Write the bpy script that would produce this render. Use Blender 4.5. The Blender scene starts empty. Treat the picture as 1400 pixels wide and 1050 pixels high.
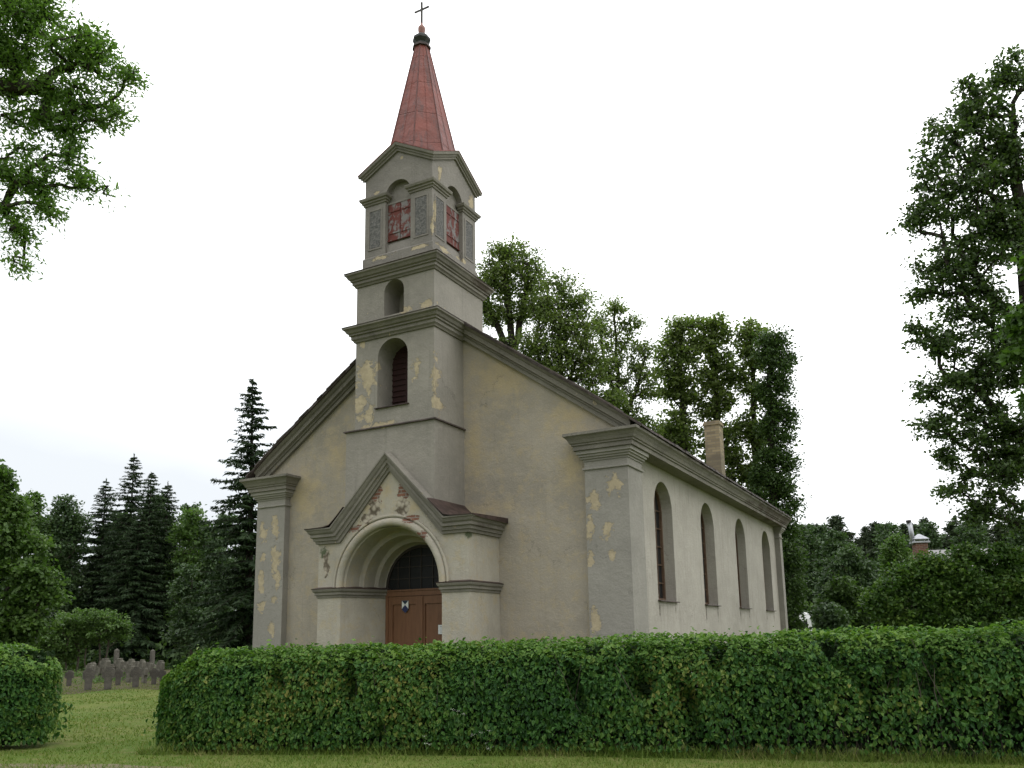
import bpy, bmesh, math, random
import numpy as np
from mathutils import Vector, Matrix, noise as mnoise

random.seed(7)
RNG = np.random.default_rng(7)
C = bpy.context.scene.collection
SC = bpy.context.scene

# ------------------------------------------------------------------ camera
CAM = np.array([10.715, -15.721, 1.65])
YAW, PITCH, ROLL, FPX, PX, PY = math.radians(28.304), math.radians(10.145), math.radians(-0.973), 1140.35, 697.5, 665.68
FW = np.array([-math.sin(YAW) * math.cos(PITCH), math.cos(YAW) * math.cos(PITCH), math.sin(PITCH)])
_r = np.array([math.cos(YAW), math.sin(YAW), 0.0]); _u = np.cross(_r, FW)
RT = math.cos(ROLL) * _r + math.sin(ROLL) * _u
UP = -math.sin(ROLL) * _r + math.cos(ROLL) * _u
cd = bpy.data.cameras.new('camera'); cam = bpy.data.objects.new('camera', cd); C.objects.link(cam)
cd.sensor_width = 36.0; cd.lens = FPX / 1400 * 36
cd.shift_x = (700 - PX) / 1400; cd.shift_y = (PY - 525) / 1400
cd.clip_end = 3000; cd.clip_start = 0.1
cam.matrix_world = Matrix(((RT[0], UP[0], -FW[0], CAM[0]), (RT[1], UP[1], -FW[1], CAM[1]), (RT[2], UP[2], -FW[2], CAM[2]), (0, 0, 0, 1)))
SC.camera = cam

def at(u, v, D):
    """world point seen at photo pixel (u, v) at D metres along the view axis"""
    return CAM + D * (FW + RT * (u - PX) / FPX - UP * (v - PY) / FPX)

# ------------------------------------------------------------------ world, sun, exposure
SUN_EL, SUN_AZ = math.radians(58), math.radians(118)      # azimuth from +Y towards +X
w = bpy.data.worlds.new('World'); SC.world = w; w.use_nodes = True
nt = w.node_tree; nt.nodes.clear()
def wn(t): return nt.nodes.new(t)
sky = wn('ShaderNodeTexSky'); sky.sky_type = 'NISHITA'; sky.sun_disc = False
sky.sun_elevation = SUN_EL; sky.sun_rotation = SUN_AZ; sky.air_density = 1.0; sky.dust_density = 4.0
hs = wn('ShaderNodeHueSaturation'); hs.inputs['Saturation'].default_value = 0.35
nt.links.new(sky.outputs[0], hs.inputs['Color'])
tc = wn('ShaderNodeTexCoord')
mp = wn('ShaderNodeMapping'); mp.inputs['Scale'].default_value = (1.2, 1.2, 3.0)
nt.links.new(tc.outputs['Generated'], mp.inputs[0])
cn = wn('ShaderNodeTexNoise'); cn.inputs['Scale'].default_value = 1.6; cn.inputs['Detail'].default_value = 5
nt.links.new(mp.outputs[0], cn.inputs['Vector'])
sx = wn('ShaderNodeSeparateXYZ'); nt.links.new(tc.outputs['Generated'], sx.inputs[0])
# overcast: dimmer and bluer towards the horizon in the west, brighter to the zenith
m1 = wn('ShaderNodeMath'); m1.operation = 'MULTIPLY_ADD'; m1.inputs[1].default_value = 2.2; m1.inputs[2].default_value = 0.0
nt.links.new(sx.outputs['Z'], m1.inputs[0])
m2 = wn('ShaderNodeMath'); m2.operation = 'MULTIPLY_ADD'; m2.inputs[1].default_value = 0.85
nt.links.new(sx.outputs['X'], m2.inputs[0]); nt.links.new(m1.outputs[0], m2.inputs[2])
m3 = wn('ShaderNodeMath'); m3.operation = 'MULTIPLY_ADD'; m3.inputs[1].default_value = 0.5
nt.links.new(cn.outputs[0], m3.inputs[0]); nt.links.new(m2.outputs[0], m3.inputs[2])
m3b = None
rp = wn('ShaderNodeValToRGB'); nt.links.new(m3.outputs[0], rp.inputs[0])
e = rp.color_ramp.elements
e[0].position = 0.0; e[0].color = (0.325, 0.342, 0.358, 1)
e[1].position = 0.62; e[1].color = (0.64, 0.65, 0.66, 1)
e2 = rp.color_ramp.elements.new(1.0); e2.color = (0.88, 0.89, 0.90, 1)
sc_ = wn('ShaderNodeVectorMath'); sc_.operation = 'SCALE'; sc_.inputs['Scale'].default_value = 14.0
nt.links.new(rp.outputs[0], sc_.inputs[0])
mx = wn('ShaderNodeMix'); mx.data_type = 'RGBA'; mx.inputs['Factor'].default_value = 0.88
nt.links.new(hs.outputs[0], mx.inputs['A']); nt.links.new(sc_.outputs[0], mx.inputs['B'])
bg = wn('ShaderNodeBackground'); bg.inputs['Strength'].default_value = 0.15
dp = wn('ShaderNodeVectorMath'); dp.operation = 'DOT_PRODUCT'; dp.inputs[1].default_value = (0.47, -0.87, -0.1)  # dims the unseen sky behind the camera, added to darken the front walls
nt.links.new(tc.outputs['Generated'], dp.inputs[0])
mr = wn('ShaderNodeMapRange'); mr.interpolation_type = 'SMOOTHSTEP'
for k_, v_ in ((1, -0.1), (2, 0.8), (3, 1.0), (4, 0.5)): mr.inputs[k_].default_value = v_
nt.links.new(dp.outputs['Value'], mr.inputs[0])
s2 = wn('ShaderNodeVectorMath'); s2.operation = 'SCALE'
nt.links.new(mx.outputs['Result'], s2.inputs[0]); nt.links.new(mr.outputs[0], s2.inputs['Scale'])
nt.links.new(s2.outputs[0], bg.inputs['Color'])
wo = wn('ShaderNodeOutputWorld'); nt.links.new(bg.outputs[0], wo.inputs[0])

sl = bpy.data.lights.new('sun', 'SUN'); so = bpy.data.objects.new('sun', sl); C.objects.link(so)
sl.energy = 0.55; sl.angle = math.radians(50); sl.color = (1.0, 0.97, 0.92)
sd = Vector((math.sin(SUN_AZ) * math.cos(SUN_EL), math.cos(SUN_AZ) * math.cos(SUN_EL), math.sin(SUN_EL)))
so.rotation_euler = (-sd).to_track_quat('-Z', 'Y').to_euler(); so.location = sd * 60
SC.view_settings.view_transform = 'Standard'; SC.view_settings.look = 'None'
SC.view_settings.exposure = 0.44; SC.view_settings.gamma = 1.0
SC.render.engine = 'CYCLES'
SC.cycles.max_bounces = 9; SC.cycles.diffuse_bounces = 5; SC.cycles.transmission_bounces = 4; SC.cycles.transparent_max_bounces = 8

# ------------------------------------------------------------------ object helpers
def tag(o, label=None, cat=None, group=None, kind=None):
    if label: o['label'] = label
    if cat: o['category'] = cat
    if group: o['group'] = group
    if kind: o['kind'] = kind
    return o

def thing(name, label, cat, loc=(0, 0, 0), rz=0.0, group=None):
    o = bpy.data.objects.new(name, None); C.objects.link(o)
    o.location = [float(c) for c in loc]; o.rotation_euler = (0, 0, rz); o.empty_display_size = 0.3
    return tag(o, label, cat, group)

def copy_tree(o, parent=None):
    c = o.copy(); C.objects.link(c)
    if parent: c.parent = parent
    for ch in o.children: copy_tree(ch, c)
    return c

class MB:
    """collects polygons; build() links them as ONE mesh object"""
    def __init__(s): s.v = []; s.f = []; s.m = []; s.sm = []
    def add(s, verts, faces, mi=0, smooth=False):
        o = len(s.v); s.v += [tuple(map(float, p)) for p in verts]
        for f in faces:
            s.f.append([i + o for i in f]); s.m.append(mi); s.sm.append(smooth)
    def quad(s, a, b, c, d, mi=0): s.add([a, b, c, d], [(0, 1, 2, 3)], mi)
    def poly(s, pts, mi=0): s.add(pts, [tuple(range(len(pts)))], mi)
    def box(s, x0, x1, y0, y1, z0, z1, mi=0):
        s.add([(x0, y0, z0), (x1, y0, z0), (x1, y1, z0), (x0, y1, z0), (x0, y0, z1), (x1, y0, z1), (x1, y1, z1), (x0, y1, z1)],
              [(0, 3, 2, 1), (4, 5, 6, 7), (0, 1, 5, 4), (1, 2, 6, 5), (2, 3, 7, 6), (3, 0, 4, 7)], mi)
    def prism(s, pts, d, mi=0):
        """closed polygon pts (3D) extruded by vector d"""
        n = len(pts); q = [tuple(np.array(p) + np.array(d)) for p in pts]
        s.add(list(pts) + q, [tuple(range(n))[::-1], tuple(range(n, 2 * n))] + [(i, (i + 1) % n, n + (i + 1) % n, n + i) for i in range(n)], mi)
    def grid(s, rows, mi=0, closed=False, smooth=False, cap=False):
        n = len(rows[0]); vs = [p for r in rows for p in r]; fs = []
        for i in range(len(rows) - 1):
            for j in range(n if closed else n - 1):
                k = (j + 1) % n
                fs.append((i * n + j, i * n + k, (i + 1) * n + k, (i + 1) * n + j))
        if cap: fs += [tuple(range(n))[::-1], tuple(range((len(rows) - 1) * n, len(rows) * n))]
        s.add(vs, fs, mi, smooth)
    def lathe(s, c, prof, n=24, mi=0, smooth=True, ph=0.0):
        s.grid([[(c[0] + r * math.cos(ph + 2 * math.pi * k / n), c[1] + r * math.sin(ph + 2 * math.pi * k / n), c[2] + z) for k in range(n)] for r, z in prof], mi, True, smooth, True)
    def tube(s, pts, radii, n=6, mi=0, smooth=True):
        pts = [Vector(p) for p in pts]; rows = []
        for i, p in enumerate(pts):
            t = (pts[min(i + 1, len(pts) - 1)] - pts[max(i - 1, 0)]).normalized()
            a = t.orthogonal().normalized() if i == 0 else (a - t * a.dot(t)).normalized()
            b = t.cross(a); r = radii[i] if hasattr(radii, '__len__') else radii
            rows.append([p + (a * math.cos(2 * math.pi * k / n) + b * math.sin(2 * math.pi * k / n)) * r for k in range(n)])
        s.grid(rows, mi, True, smooth, True)
    def build(s, name, mats, parent=None, loc=None):
        me = bpy.data.meshes.new(name); me.from_pydata(s.v, [], s.f)
        for m in (mats if isinstance(mats, (list, tuple)) else [mats]): me.materials.append(m)
        me.polygons.foreach_set('material_index', s.m); me.polygons.foreach_set('use_smooth', s.sm)
        bm = bmesh.new(); bm.from_mesh(me); bmesh.ops.recalc_face_normals(bm, faces=bm.faces); bm.to_mesh(me); bm.free()
        me.update()
        o = bpy.data.objects.new(name, me); C.objects.link(o)
        if parent: o.parent = parent
        if loc is not None: o.location = loc
        return o

def np_mesh(name, V, F, mats, parent=None, smooth=False, midx=None):
    """numpy vertices (N,3) and equal-size faces (M,k)"""
    me = bpy.data.meshes.new(name); M, k = F.shape
    me.vertices.add(len(V)); me.vertices.foreach_set('co', np.ascontiguousarray(V, dtype=np.float32).ravel())
    me.loops.add(M * k); me.loops.foreach_set('vertex_index', np.ascontiguousarray(F, dtype=np.int32).ravel())
    me.polygons.add(M); me.polygons.foreach_set('loop_start', np.arange(0, M * k, k, dtype=np.int32))
    for m in (mats if isinstance(mats, (list, tuple)) else [mats]): me.materials.append(m)
    if midx is not None: me.polygons.foreach_set('material_index', midx.astype(np.int32))
    me.polygons.foreach_set('use_smooth', np.full(M, smooth))
    me.update(calc_edges=True); me.validate()
    o = bpy.data.objects.new(name, me); C.objects.link(o)
    if parent: o.parent = parent
    return o

def sweep_xy(mb, path, prof, closed=False, mi=0):
    """profile (out, z) swept along a horizontal path, mitred; 'out' is to the right of travel"""
    P = [Vector(p) for p in path]; n = len(P); rows = []
    def nrm(a, b): d = (b - a).normalized(); return Vector((d.y, -d.x))
    for i in range(n):
        if closed or 0 < i < n - 1:
            n1 = nrm(P[i - 1], P[i]); n2 = nrm(P[i], P[(i + 1) % n]); m = (n1 + n2); m = m / max(1e-6, m.dot(n1))
        else: m = nrm(P[0], P[1]) if i == 0 else nrm(P[n - 2], P[n - 1])
        rows.append([(P[i].x + m.x * o, P[i].y + m.y * o, z) for o, z in prof])
    if closed: rows.append(rows[0])
    mb.grid(rows, mi, True, False, not closed)

# ------------------------------------------------------------------ material helpers
class NT:
    def __init__(s, name):
        s.mat = bpy.data.materials.new(name); s.mat.use_nodes = True; s.t = s.mat.node_tree; s.t.nodes.clear()
        s.out = s.t.nodes.new('ShaderNodeOutputMaterial')
    def set(s, sock, v):
        if v is None: return
        if isinstance(v, bpy.types.NodeSocket): s.t.links.new(v, sock)
        else:
            if sock.type == 'RGBA' and len(v) == 3: v = (*v, 1)
            sock.default_value = v
    def n(s, typ, _attr=None, **k):
        nd = s.t.nodes.new('ShaderNode' + typ)
        for a, v in (_attr or {}).items(): setattr(nd, a, v)
        for key, v in k.items():
            key = key.replace('_', ' ')
            s.set(nd.inputs[int(key[1:])] if key[0] == 'i' and key[1:].isdigit() else nd.inputs[key], v)
        return nd
    def obj(s): return s.n('TexCoord').outputs['Object']
    def math(s, op, a, b=None, c=None, clamp=False):
        return s.n('Math', dict(operation=op, use_clamp=clamp), i0=a, i1=b, i2=c).outputs[0]
    def vmath(s, op, a, b=None):
        nd = s.n('VectorMath', dict(operation=op), i0=a, i1=b); return nd.outputs['Value'] if op in ('LENGTH', 'DOT_PRODUCT') else nd.outputs[0]
    def noise(s, vec, scale, detail=4, rough=0.55, out=0, dist=0.0):
        return s.n('TexNoise', Vector=vec, Scale=float(scale), Detail=float(detail), Roughness=rough, Distortion=dist).outputs[out]
    def mapv(s, vec, scale=(1, 1, 1), loc=(0, 0, 0)): return s.n('Mapping', Vector=vec, Scale=scale, Location=loc).outputs[0]
    def mix(s, f, a, b, mode='MIX'):
        nd = s.n('Mix', dict(data_type='RGBA', blend_type=mode)); s.set(nd.inputs['Factor'], f); s.set(nd.inputs[6], a); s.set(nd.inputs[7], b); return nd.outputs[2]
    def ramp(s, f, lo, hi, a=0.0, b=1.0):
        return s.n('MapRange', dict(interpolation_type='SMOOTHSTEP'), Value=f, i1=lo, i2=hi, i3=a, i4=b).outputs[0]
    def cramp(s, f, stops):
        nd = s.n('ValToRGB', Fac=f); e = nd.color_ramp.elements
        while len(e) < len(stops): e.new(0.5)
        for el, (p, c) in zip(e, stops): el.position = p; el.color = (*c, 1)
        return nd.outputs[0]
    def bump(s, h, strength=0.3, dist=0.02, normal=None):
        return s.n('Bump', Height=h, Strength=strength, Distance=dist, Normal=normal).outputs[0]
    def done(s, col, rough=0.8, normal=None, metallic=0.0, spec=0.3, transl=0.0):
        p = s.n('BsdfPrincipled', Base_Color=col, Roughness=rough, Metallic=metallic, Normal=normal)
        p.inputs['Specular IOR Level'].default_value = spec
        if transl > 0:
            t = s.n('BsdfTranslucent', Color=s.mix(1.0, col, (1.25, 1.45, 0.6), 'MULTIPLY') if isinstance(col, bpy.types.NodeSocket) else col)
            mxs = s.n('MixShader', i0=transl, i1=p.outputs[0], i2=t.outputs[0]); s.t.links.new(mxs.outputs[0], s.out.inputs[0])
        else: s.t.links.new(p.outputs[0], s.out.inputs[0])
        return s.mat

def ell_mask(n, vec, ells):
    """union of ellipsoid fields: about 1 at centres, 0 at the rims, negative outside"""
    m = None
    for cx, cy, cz, rx, ry, rz in ells:
        d = n.vmath('LENGTH', n.vmath('MULTIPLY', n.vmath('SUBTRACT', vec, (cx, cy, cz)), (1 / rx, 1 / ry, 1 / rz)))
        f = n.math('SUBTRACT', 1.0, d); m = f if m is None else n.math('MAXIMUM', m, f)
    return m

CREAM = (0.43, 0.365, 0.25)
def plaster(name, base, dark, patches=(), stains=(), stain_col=(0.40, 0.325, 0.195), cream=0.0, streak=0.35, grit=1.0, bricks=(), stones=(), green=(), peel=0.62, soot=()):
    """weathered lime plaster: mottled grey coat, peeled spots showing the old yellow wash, run-off streaks, optional bare masonry"""
    n = NT(name); v = n.obj()
    big = n.noise(v, 0.55, 5, 0.6); med = n.noise(v, 2.6, 6, 0.65); fine = n.noise(v, 26, 5, 0.7)
    col = n.mix(n.ramp(big, 0.36, 0.66), base, dark)
    col = n.mix(n.math('MULTIPLY', n.ramp(med, 0.45, 0.72), 0.45), col, tuple(c * 1.16 for c in base))
    st = n.noise(n.mapv(v, (5.5, 5.5, 0.35)), 1.6, 5, 0.65)
    col = n.mix(n.math('MULTIPLY', n.ramp(st, 0.52, 0.75), streak), col, tuple(c * 0.72 for c in dark))
    col = n.mix(n.math('MULTIPLY', n.ramp(fine, 0.3, 0.75), 0.16), col, tuple(c * 0.6 for c in dark))
    if stains:
        sm = n.math('ADD', ell_mask(n, v, stains), n.math('MULTIPLY', n.math('SUBTRACT', n.noise(v, 2.6, 10, 0.76), 0.5), 3.2))
        mo = n.ramp(n.noise(v, 3.3, 11, 0.8), 0.49, 0.60)
        sk = n.math('MAXIMUM', n.math('MULTIPLY', n.ramp(sm, 0.1, 1.1), 0.75), n.math('MULTIPLY', mo, 0.42))
        col = n.mix(sk, col, stain_col)
    edge_n = n.noise(v, 4.6, 11, 0.74, dist=0.25)
    pk = n.noise(n.mapv(v, (1, 1, .7)), 4.2, 10, 0.72, dist=0.3)
    pm = n.ramp(pk, peel + 0.055 - cream * 0.2, peel + 0.085 - cream * 0.2)          # scattered small flakes
    if patches:
        pf = n.math('ADD', ell_mask(n, v, patches), n.math('MULTIPLY', n.math('SUBTRACT', edge_n, 0.5), 4.4))
        pm = n.math('MAXIMUM', pm, n.ramp(pf, 0.24, 0.42))
    pcol = n.mix(n.ramp(n.noise(v, 7, 5), 0.3, 0.7), CREAM, tuple(c * 0.8 for c in CREAM))
    col = n.mix(pm, col, pcol)
    cv = n.n('TexVoronoi', dict(feature='DISTANCE_TO_EDGE'), Vector=n.vmath('ADD', v, n.vmath('MULTIPLY', n.noise(v, 1.6, 6, .7, out=1), (.9, .9, .9))), Scale=0.62).outputs['Distance']
    ck = n.math('MULTIPLY', n.ramp(cv, 0.0, 0.007, 1.0, 0.0), n.ramp(n.noise(v, 0.8, 3), 0.52, 0.62))
    col = n.mix(n.math('MULTIPLY', ck, 0.6), col, tuple(c * 0.4 for c in dark))
    height = n.math('ADD', n.math('MULTIPLY', fine, 0.45), n.math('MULTIPLY', med, 0.35))
    height = n.math('SUBTRACT', height, n.math('MULTIPLY', pm, 0.5))
    if soot:
        gm = n.math('ADD', ell_mask(n, v, soot), n.math('MULTIPLY', n.math('SUBTRACT', n.noise(n.mapv(v, (1, .5, 1.6)), 3.0, 9, .7), 0.5), 3.0))
        col = n.mix(n.math('MULTIPLY', n.ramp(gm, 0.2, 0.9), .8), col, (0.075, 0.058, 0.045))
    if green:
        gm = n.math('ADD', ell_mask(n, v, green), n.math('MULTIPLY', n.math('SUBTRACT', edge_n, 0.5), 2.4))
        col = n.mix(n.ramp(gm, 0.2, 0.6), col, (0.10, 0.115, 0.07))
    if stones:
        sf = n.math('ADD', ell_mask(n, v, stones), n.math('MULTIPLY', n.math('SUBTRACT', n.noise(v, 5.5, 8, 0.65), 0.5), 2.6))
        smk = n.ramp(sf, 0.06, 0.14)
        vo = n.n('TexVoronoi', dict(feature='F1'), Vector=n.vmath('ADD', v, n.vmath('MULTIPLY', n.noise(v, 6, 4, out=1), (.12, .12, .12))), Scale=7.5)
        sc = n.mix(n.ramp(vo.outputs['Distance'], 0.25, 0.75), (0.40, 0.36, 0.29), (0.115, 0.095, 0.07))
        col = n.mix(smk, col, sc)
        height = n.math('SUBTRACT', height, n.math('MULTIPLY', smk, n.math('ADD', 0.8, vo.outputs['Distance'])))
    if bricks:
        bf = n.math('ADD', ell_mask(n, v, bricks), n.math('MULTIPLY', n.math('SUBTRACT', n.noise(v, 6.5, 8, 0.65), 0.5), 2.6))
        bmk = n.ramp(bf, 0.08, 0.14)
        sp = n.n('SeparateXYZ', Vector=v); xx = n.math('ADD', sp.outputs[0], sp.outputs[1])
        br = n.n('TexBrick', Vector=n.n('CombineXYZ', X=xx, Y=sp.outputs[2]).outputs[0], Color1=(0.21, 0.105, 0.072), Color2=(0.14, 0.075, 0.055), Mortar=(0.25, 0.22, 0.19),
                 Scale=1.0, Mortar_Size=0.012, Brick_Width=0.25, Row_Height=0.08)
        col = n.mix(bmk, col, br.outputs[0])
        height = n.math('SUBTRACT', height, n.math('MULTIPLY', bmk, n.math('ADD', 0.7, n.math('MULTIPLY', br.outputs['Fac'], 0.4))))
    return n.done(col, 0.92, n.bump(n.math('ADD', height, n.math('MULTIPLY', n.noise(v, 9, 4, .6), .6)), 0.6 * grit, 0.035), spec=0.12)

def simple(name, col, rough=0.7, var=0.25, scale=6, spec=0.3, metallic=0.0, bump=0.2, stretch=(1, 1, 1)):
    n = NT(name); v = n.mapv(n.obj(), stretch); a = n.noise(v, scale, 6, 0.62)
    c = n.mix(n.ramp(a, 0.25, 0.75), tuple(x * (1 + var) for x in col), tuple(x * (1 - var) for x in col))
    return n.done(c, rough, n.bump(n.noise(v, scale * 5, 4), bump, 0.01), metallic, spec)

def leaf_mat(name, cols, rough=0.5, transl=0.28, spec=0.35, pos=1.0):
    n = NT(name); g = n.n('NewGeometry').outputs['Random Per Island']
    big = n.noise(n.obj(), pos, 3)
    f = n.math('ADD', n.math('MULTIPLY', g, 0.65), n.math('MULTIPLY', n.ramp(big, 0.3, 0.7), 0.35))
    st = [(i / (len(cols) - 1), c) for i, c in enumerate(cols)]
    return n.done(n.cramp(f, st), rough, None, 0.0, spec, transl)

def bark_mat(name, col):
    n = NT(name); v = n.mapv(n.obj(), (6, 6, 1.2)); a = n.noise(v, 3, 6, 0.7)
    return n.done(n.mix(n.ramp(a, 0.3, 0.7), col, tuple(x * 0.45 for x in col)), 0.9, n.bump(a, 0.6, 0.03), spec=0.1)

# ================================================================== GROUND
def ground():
    n = NT('lawn turf'); v = n.obj()
    a = n.noise(v, 0.35, 6, 0.6); b = n.noise(v, 3.0, 6, 0.65); c = n.noise(v, 40, 4, 0.7)
    col = n.mix(n.ramp(a, 0.35, 0.68), (0.080, 0.128, 0.022), (0.135, 0.155, 0.040))
    col = n.mix(n.math('MULTIPLY', n.ramp(b, 0.5, 0.68), 0.65), col, (0.19, 0.155, 0.075))
    col = n.mix(n.math('MULTIPLY', n.ramp(c, 0.4, 0.7), 0.5), col, (0.05, 0.07, 0.018))
    m = n.done(col, 0.95, n.bump(n.math('ADD', b, c), 0.6, 0.03), spec=0.1)
    mb = MB(); R = 700; N = 60
    # gently rolling sheet, flat around the church, rising a little far away
    xs = np.sign(np.linspace(-1, 1, N)) * np.abs(np.linspace(-1, 1, N)) ** 2.2 * R
    rows = []
    for y in xs:
        row = []
        for x in xs:
            d = math.hypot(x, y - 5); k = max(0, (d - 60) / 300)
            row.append((x, y, 2.0 * k * k * 0.15 + (0.0 if d < 60 else 0.3 * (mnoise.noise((x * .01, y * .01, 3)) + 0.3) * min(1, k * 4))))
        rows.append(row)
    mb.grid(rows, 0, False, True)
    tag(mb.build('ground', m), 'mown green lawn around the church and hedge', 'lawn', kind='structure')
    # bare soil of the grave plot
    n = NT('grave plot soil'); v = n.obj(); a = n.noise(v, 5, 7, 0.7)
    ms = n.done(n.mix(n.ramp(a, 0.35, 0.7), (0.095, 0.075, 0.05), (0.055, 0.07, 0.026)), 0.95, n.bump(a, 0.8, 0.05), spec=0.05)
    mb = MB(); pts = []
    ring = [at(u, v_, 1) for u, v_ in ((20, 955), (60, 951), (100, 949), (150, 943), (190, 942), (240, 944), (330, 930), (330, 897), (200, 893), (60, 893), (-60, 900))]
    for r in ring:
        d = r - CAM; p = CAM + d * (-CAM[2] / d[2]); pts.append((p[0], p[1], 0.006))
    mb.poly(pts); tag(mb.build('soil_bed', ms), 'bare brown earth of the grave plot', 'soil', kind='structure')
    # sandy path edge nearest the camera
    n = NT('path sand'); v = n.obj(); a = n.noise(v, 9, 7, 0.7)
    mpth = n.done(n.mix(n.ramp(a, 0.35, 0.7), (0.17, 0.145, 0.10), (0.10, 0.10, 0.05)), 0.95, n.bump(n.noise(v, 60, 3), 0.5, 0.02), spec=0.05)
    mb = MB(); dirx = np.array([0.945, 0.327]); nx = np.array([0.327, -0.945]); a0 = np.array([-1.86, -8.46])
    top = [a0 + dirx * s + nx * (0.06 * math.sin(s * 2.1) + 0.05 * math.sin(s * 5.3) + 0.012 * max(0, s) ** 2 + 0.03 * max(0, s)) for s in np.linspace(-14, 14, 60)]
    mb.grid([[(p[0], p[1], 0.005) for p in top], [(p[0] + nx[0] * 3.2, p[1] + nx[1] * 3.2, 0.005) for p in top]])
    tag(mb.build('path', mpth), 'pale sandy path along the lawn edge', 'path', kind='structure')
ground()

# ================================================================== CHURCH
WALL_STAINS = [(2.15, 0, 7.4, 1.5, 1, 1.0), (3.7, 0, 6.2, 0.9, 1, 0.8), (3.7, 0, 5.0, 0.5, 1, 0.9), (1.7, 0, 4.4, 1.1, 1, 0.35), (1.35, 0, 5.7, 0.4, 1, 1.4), (-3.6, 0, 5.2, 0.9, 1, 1.1), (-2.4, 0, 3.0, 0.7, 1, 1.6), (-2.6, 0, 6.2, 0.6, 1, 0.9)]
M_front = plaster('front wall plaster', (0.342, 0.308, 0.252), (0.274, 0.249, 0.206), stains=WALL_STAINS, cream=0.1, streak=0.3)
M_side = plaster('side wall plaster', (0.390, 0.366, 0.322), (0.330, 0.310, 0.270), streak=0.55, cream=-0.3, grit=1.2, soot=[(4.85, 1.897 + i * 3.706 + o, 2.15, .3, .07, .32) for i in range(4) for o in (.06, 1.2)])
M_tower = plaster('tower plaster', (0.283, 0.264, 0.231), (0.231, 0.217, 0.191),
    patches=[(-0.76, -1.2, 7.55, 0.34, .5, 0.46), (-0.93, -1.2, 6.83, 0.24, .5, 0.4), (-0.67, -1.2, 6.63, 0.18, .5, 0.26), (0.6, -1.2, 7.43, 0.16, .5, 0.26), (0.85, -1.2, 8.92, 0.26, .5, 0.12), (-0.4, -1.2, 6.33, 0.6, .5, 0.1), (1.08, -1.2, 6.65, 0.12, .4, 0.3), (1.08, -1.2, 7.3, 0.1, .3, 0.5), (-0.89, -1.2, 8.3, 0.1, .5, 0.12), (0.35, -1.2, 8.9, .2, .5, .09)], cream=0.1)
M_belfry = plaster('belfry plaster', (0.235, 0.219, 0.196), (0.182, 0.170, 0.155),
    patches=[(-0.5, -1.1, 10.36, 0.4, .2, 0.07), (0.6, -1.1, 10.36, 0.45, .2, 0.07), (1.0, -0.7, 10.42, 0.25, .4, 0.08), (1.0, 0.2, 10.5, .25, .4, .10), (0.95, -1.1, 10.8, 0.05, .1, 0.3), (1.0, -0.75, 12.3, 0.2, .12, 0.28), (.98, .6, 12.2, .2, .14, .24), (0.1, -1.1, 12.75, 0.06, .2, 0.05), (-0.6, -1.1, 12.05, 0.15, .3, 0.06), (1.0, -1.0, 11.2, .08, .1, .5)], cream=0.12, grit=1.3)
M_trim = plaster('cornice plaster', (0.220, 0.206, 0.176), (0.160, 0.150, 0.130), streak=0.5, cream=0.18, grit=1.3, soot=[(5.2, 14.0, 5.6, .8, 6.5, .5), (5.2, 5, 5.72, .6, 6, .12), (1.3, .6, 9.9, .4, .8, .25), (1.9, -1.0, 3.9, .5, .6, .12)])
M_pil = plaster('pilaster plaster', (0.282, 0.269, 0.239), (0.242, 0.231, 0.206),
    patches=[(-4.37, -.18, 4.41, 0.17, .4, 0.36), (-4.83, -.18, 4.32, 0.2, .4, 0.32), (-4.34, -.18, 3.67, 0.2, .4, 0.46), (-4.29, -.18, 3.18, 0.13, .4, 0.34), (-4.78, -.18, 3.73, 0.18, .4, 0.13), (-4.81, -.18, 3.04, 0.15, .4, 0.5), (-4.35, -.18, 2.67, 0.14, .4, 0.18), (-4.75, -.18, 2.5, 0.15, .4, 0.2), (-4.4, -.18, 1.9, 0.15, .4, 0.25),
             (4.71, -.18, 4.66, 0.22, .3, 0.26), (4.29, -.18, 4.32, 0.24, .3, 0.26), (4.17, -.18, 3.81, 0.11, .3, 0.3), (4.53, -.18, 3.69, 0.17, .3, 0.2), (4.15, -.18, 3.1, 0.1, .3, 0.22), (4.2, -.18, 1.93, 0.13, .3, 0.4), (4.6, -.18, 3.2, .1, .3, .14)], cream=-0.25, streak=0.22)
M_portal = plaster('portal plaster', (0.391, 0.363, 0.303), (0.318, 0.296, 0.248),
    stains=[(-0.16, -1.26, 4.85, 0.35, .5, 0.35), (0.6, -1.26, 4.4, .35, .5, .25), (-0.7, -1.26, 4.5, .3, .5, .3)],
    bricks=[(-0.45, -1.26, 4.82, 0.19, .3, 0.28), (0.33, -1.26, 4.79, 0.19, .3, 0.2), (0.55, -1.26, 4.14, 0.22, .3, 0.09), (-0.98, -1.26, 4.04, 0.2, .3, 0.1), (0.83, -1.3, 3.72, .17, .2, .13)],
    stones=[(-0.43, -1.26, 4.56, 0.2, .3, 0.13), (-0.47, -1.26, 4.40, 0.16, .3, 0.17), (-0.64, -1.26, 4.22, 0.2, .3, 0.14), (0.26, -1.26, 4.63, 0.15, .3, 0.13), (0.3, -1.26, 4.43, 0.17, .3, 0.19), (-1.78, -1.26, 3.35, .10, .3, .3)],
    green=[(-1.84, -1.26, 3.55, 0.2, .4, 0.2), (1.98, -1.26, 3.72, 0.16, .3, 0.12)], cream=0.1, streak=0.3)
M_roof = simple('dark roof sheet', (0.075, 0.06, 0.055), 0.75, 0.45, 3)
M_rust = simple('rusty brown sheet', (0.050, 0.033, 0.028), 0.6, 0.5, 5)
M_wood = simple('brown door paint', (0.155, 0.074, 0.037), 0.5, 0.16, 3, stretch=(6, 6, 0.8), spec=0.35)
M_frame = simple('brown window frame', (0.105, 0.066, 0.042), 0.6, 0.3, 5)
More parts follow.
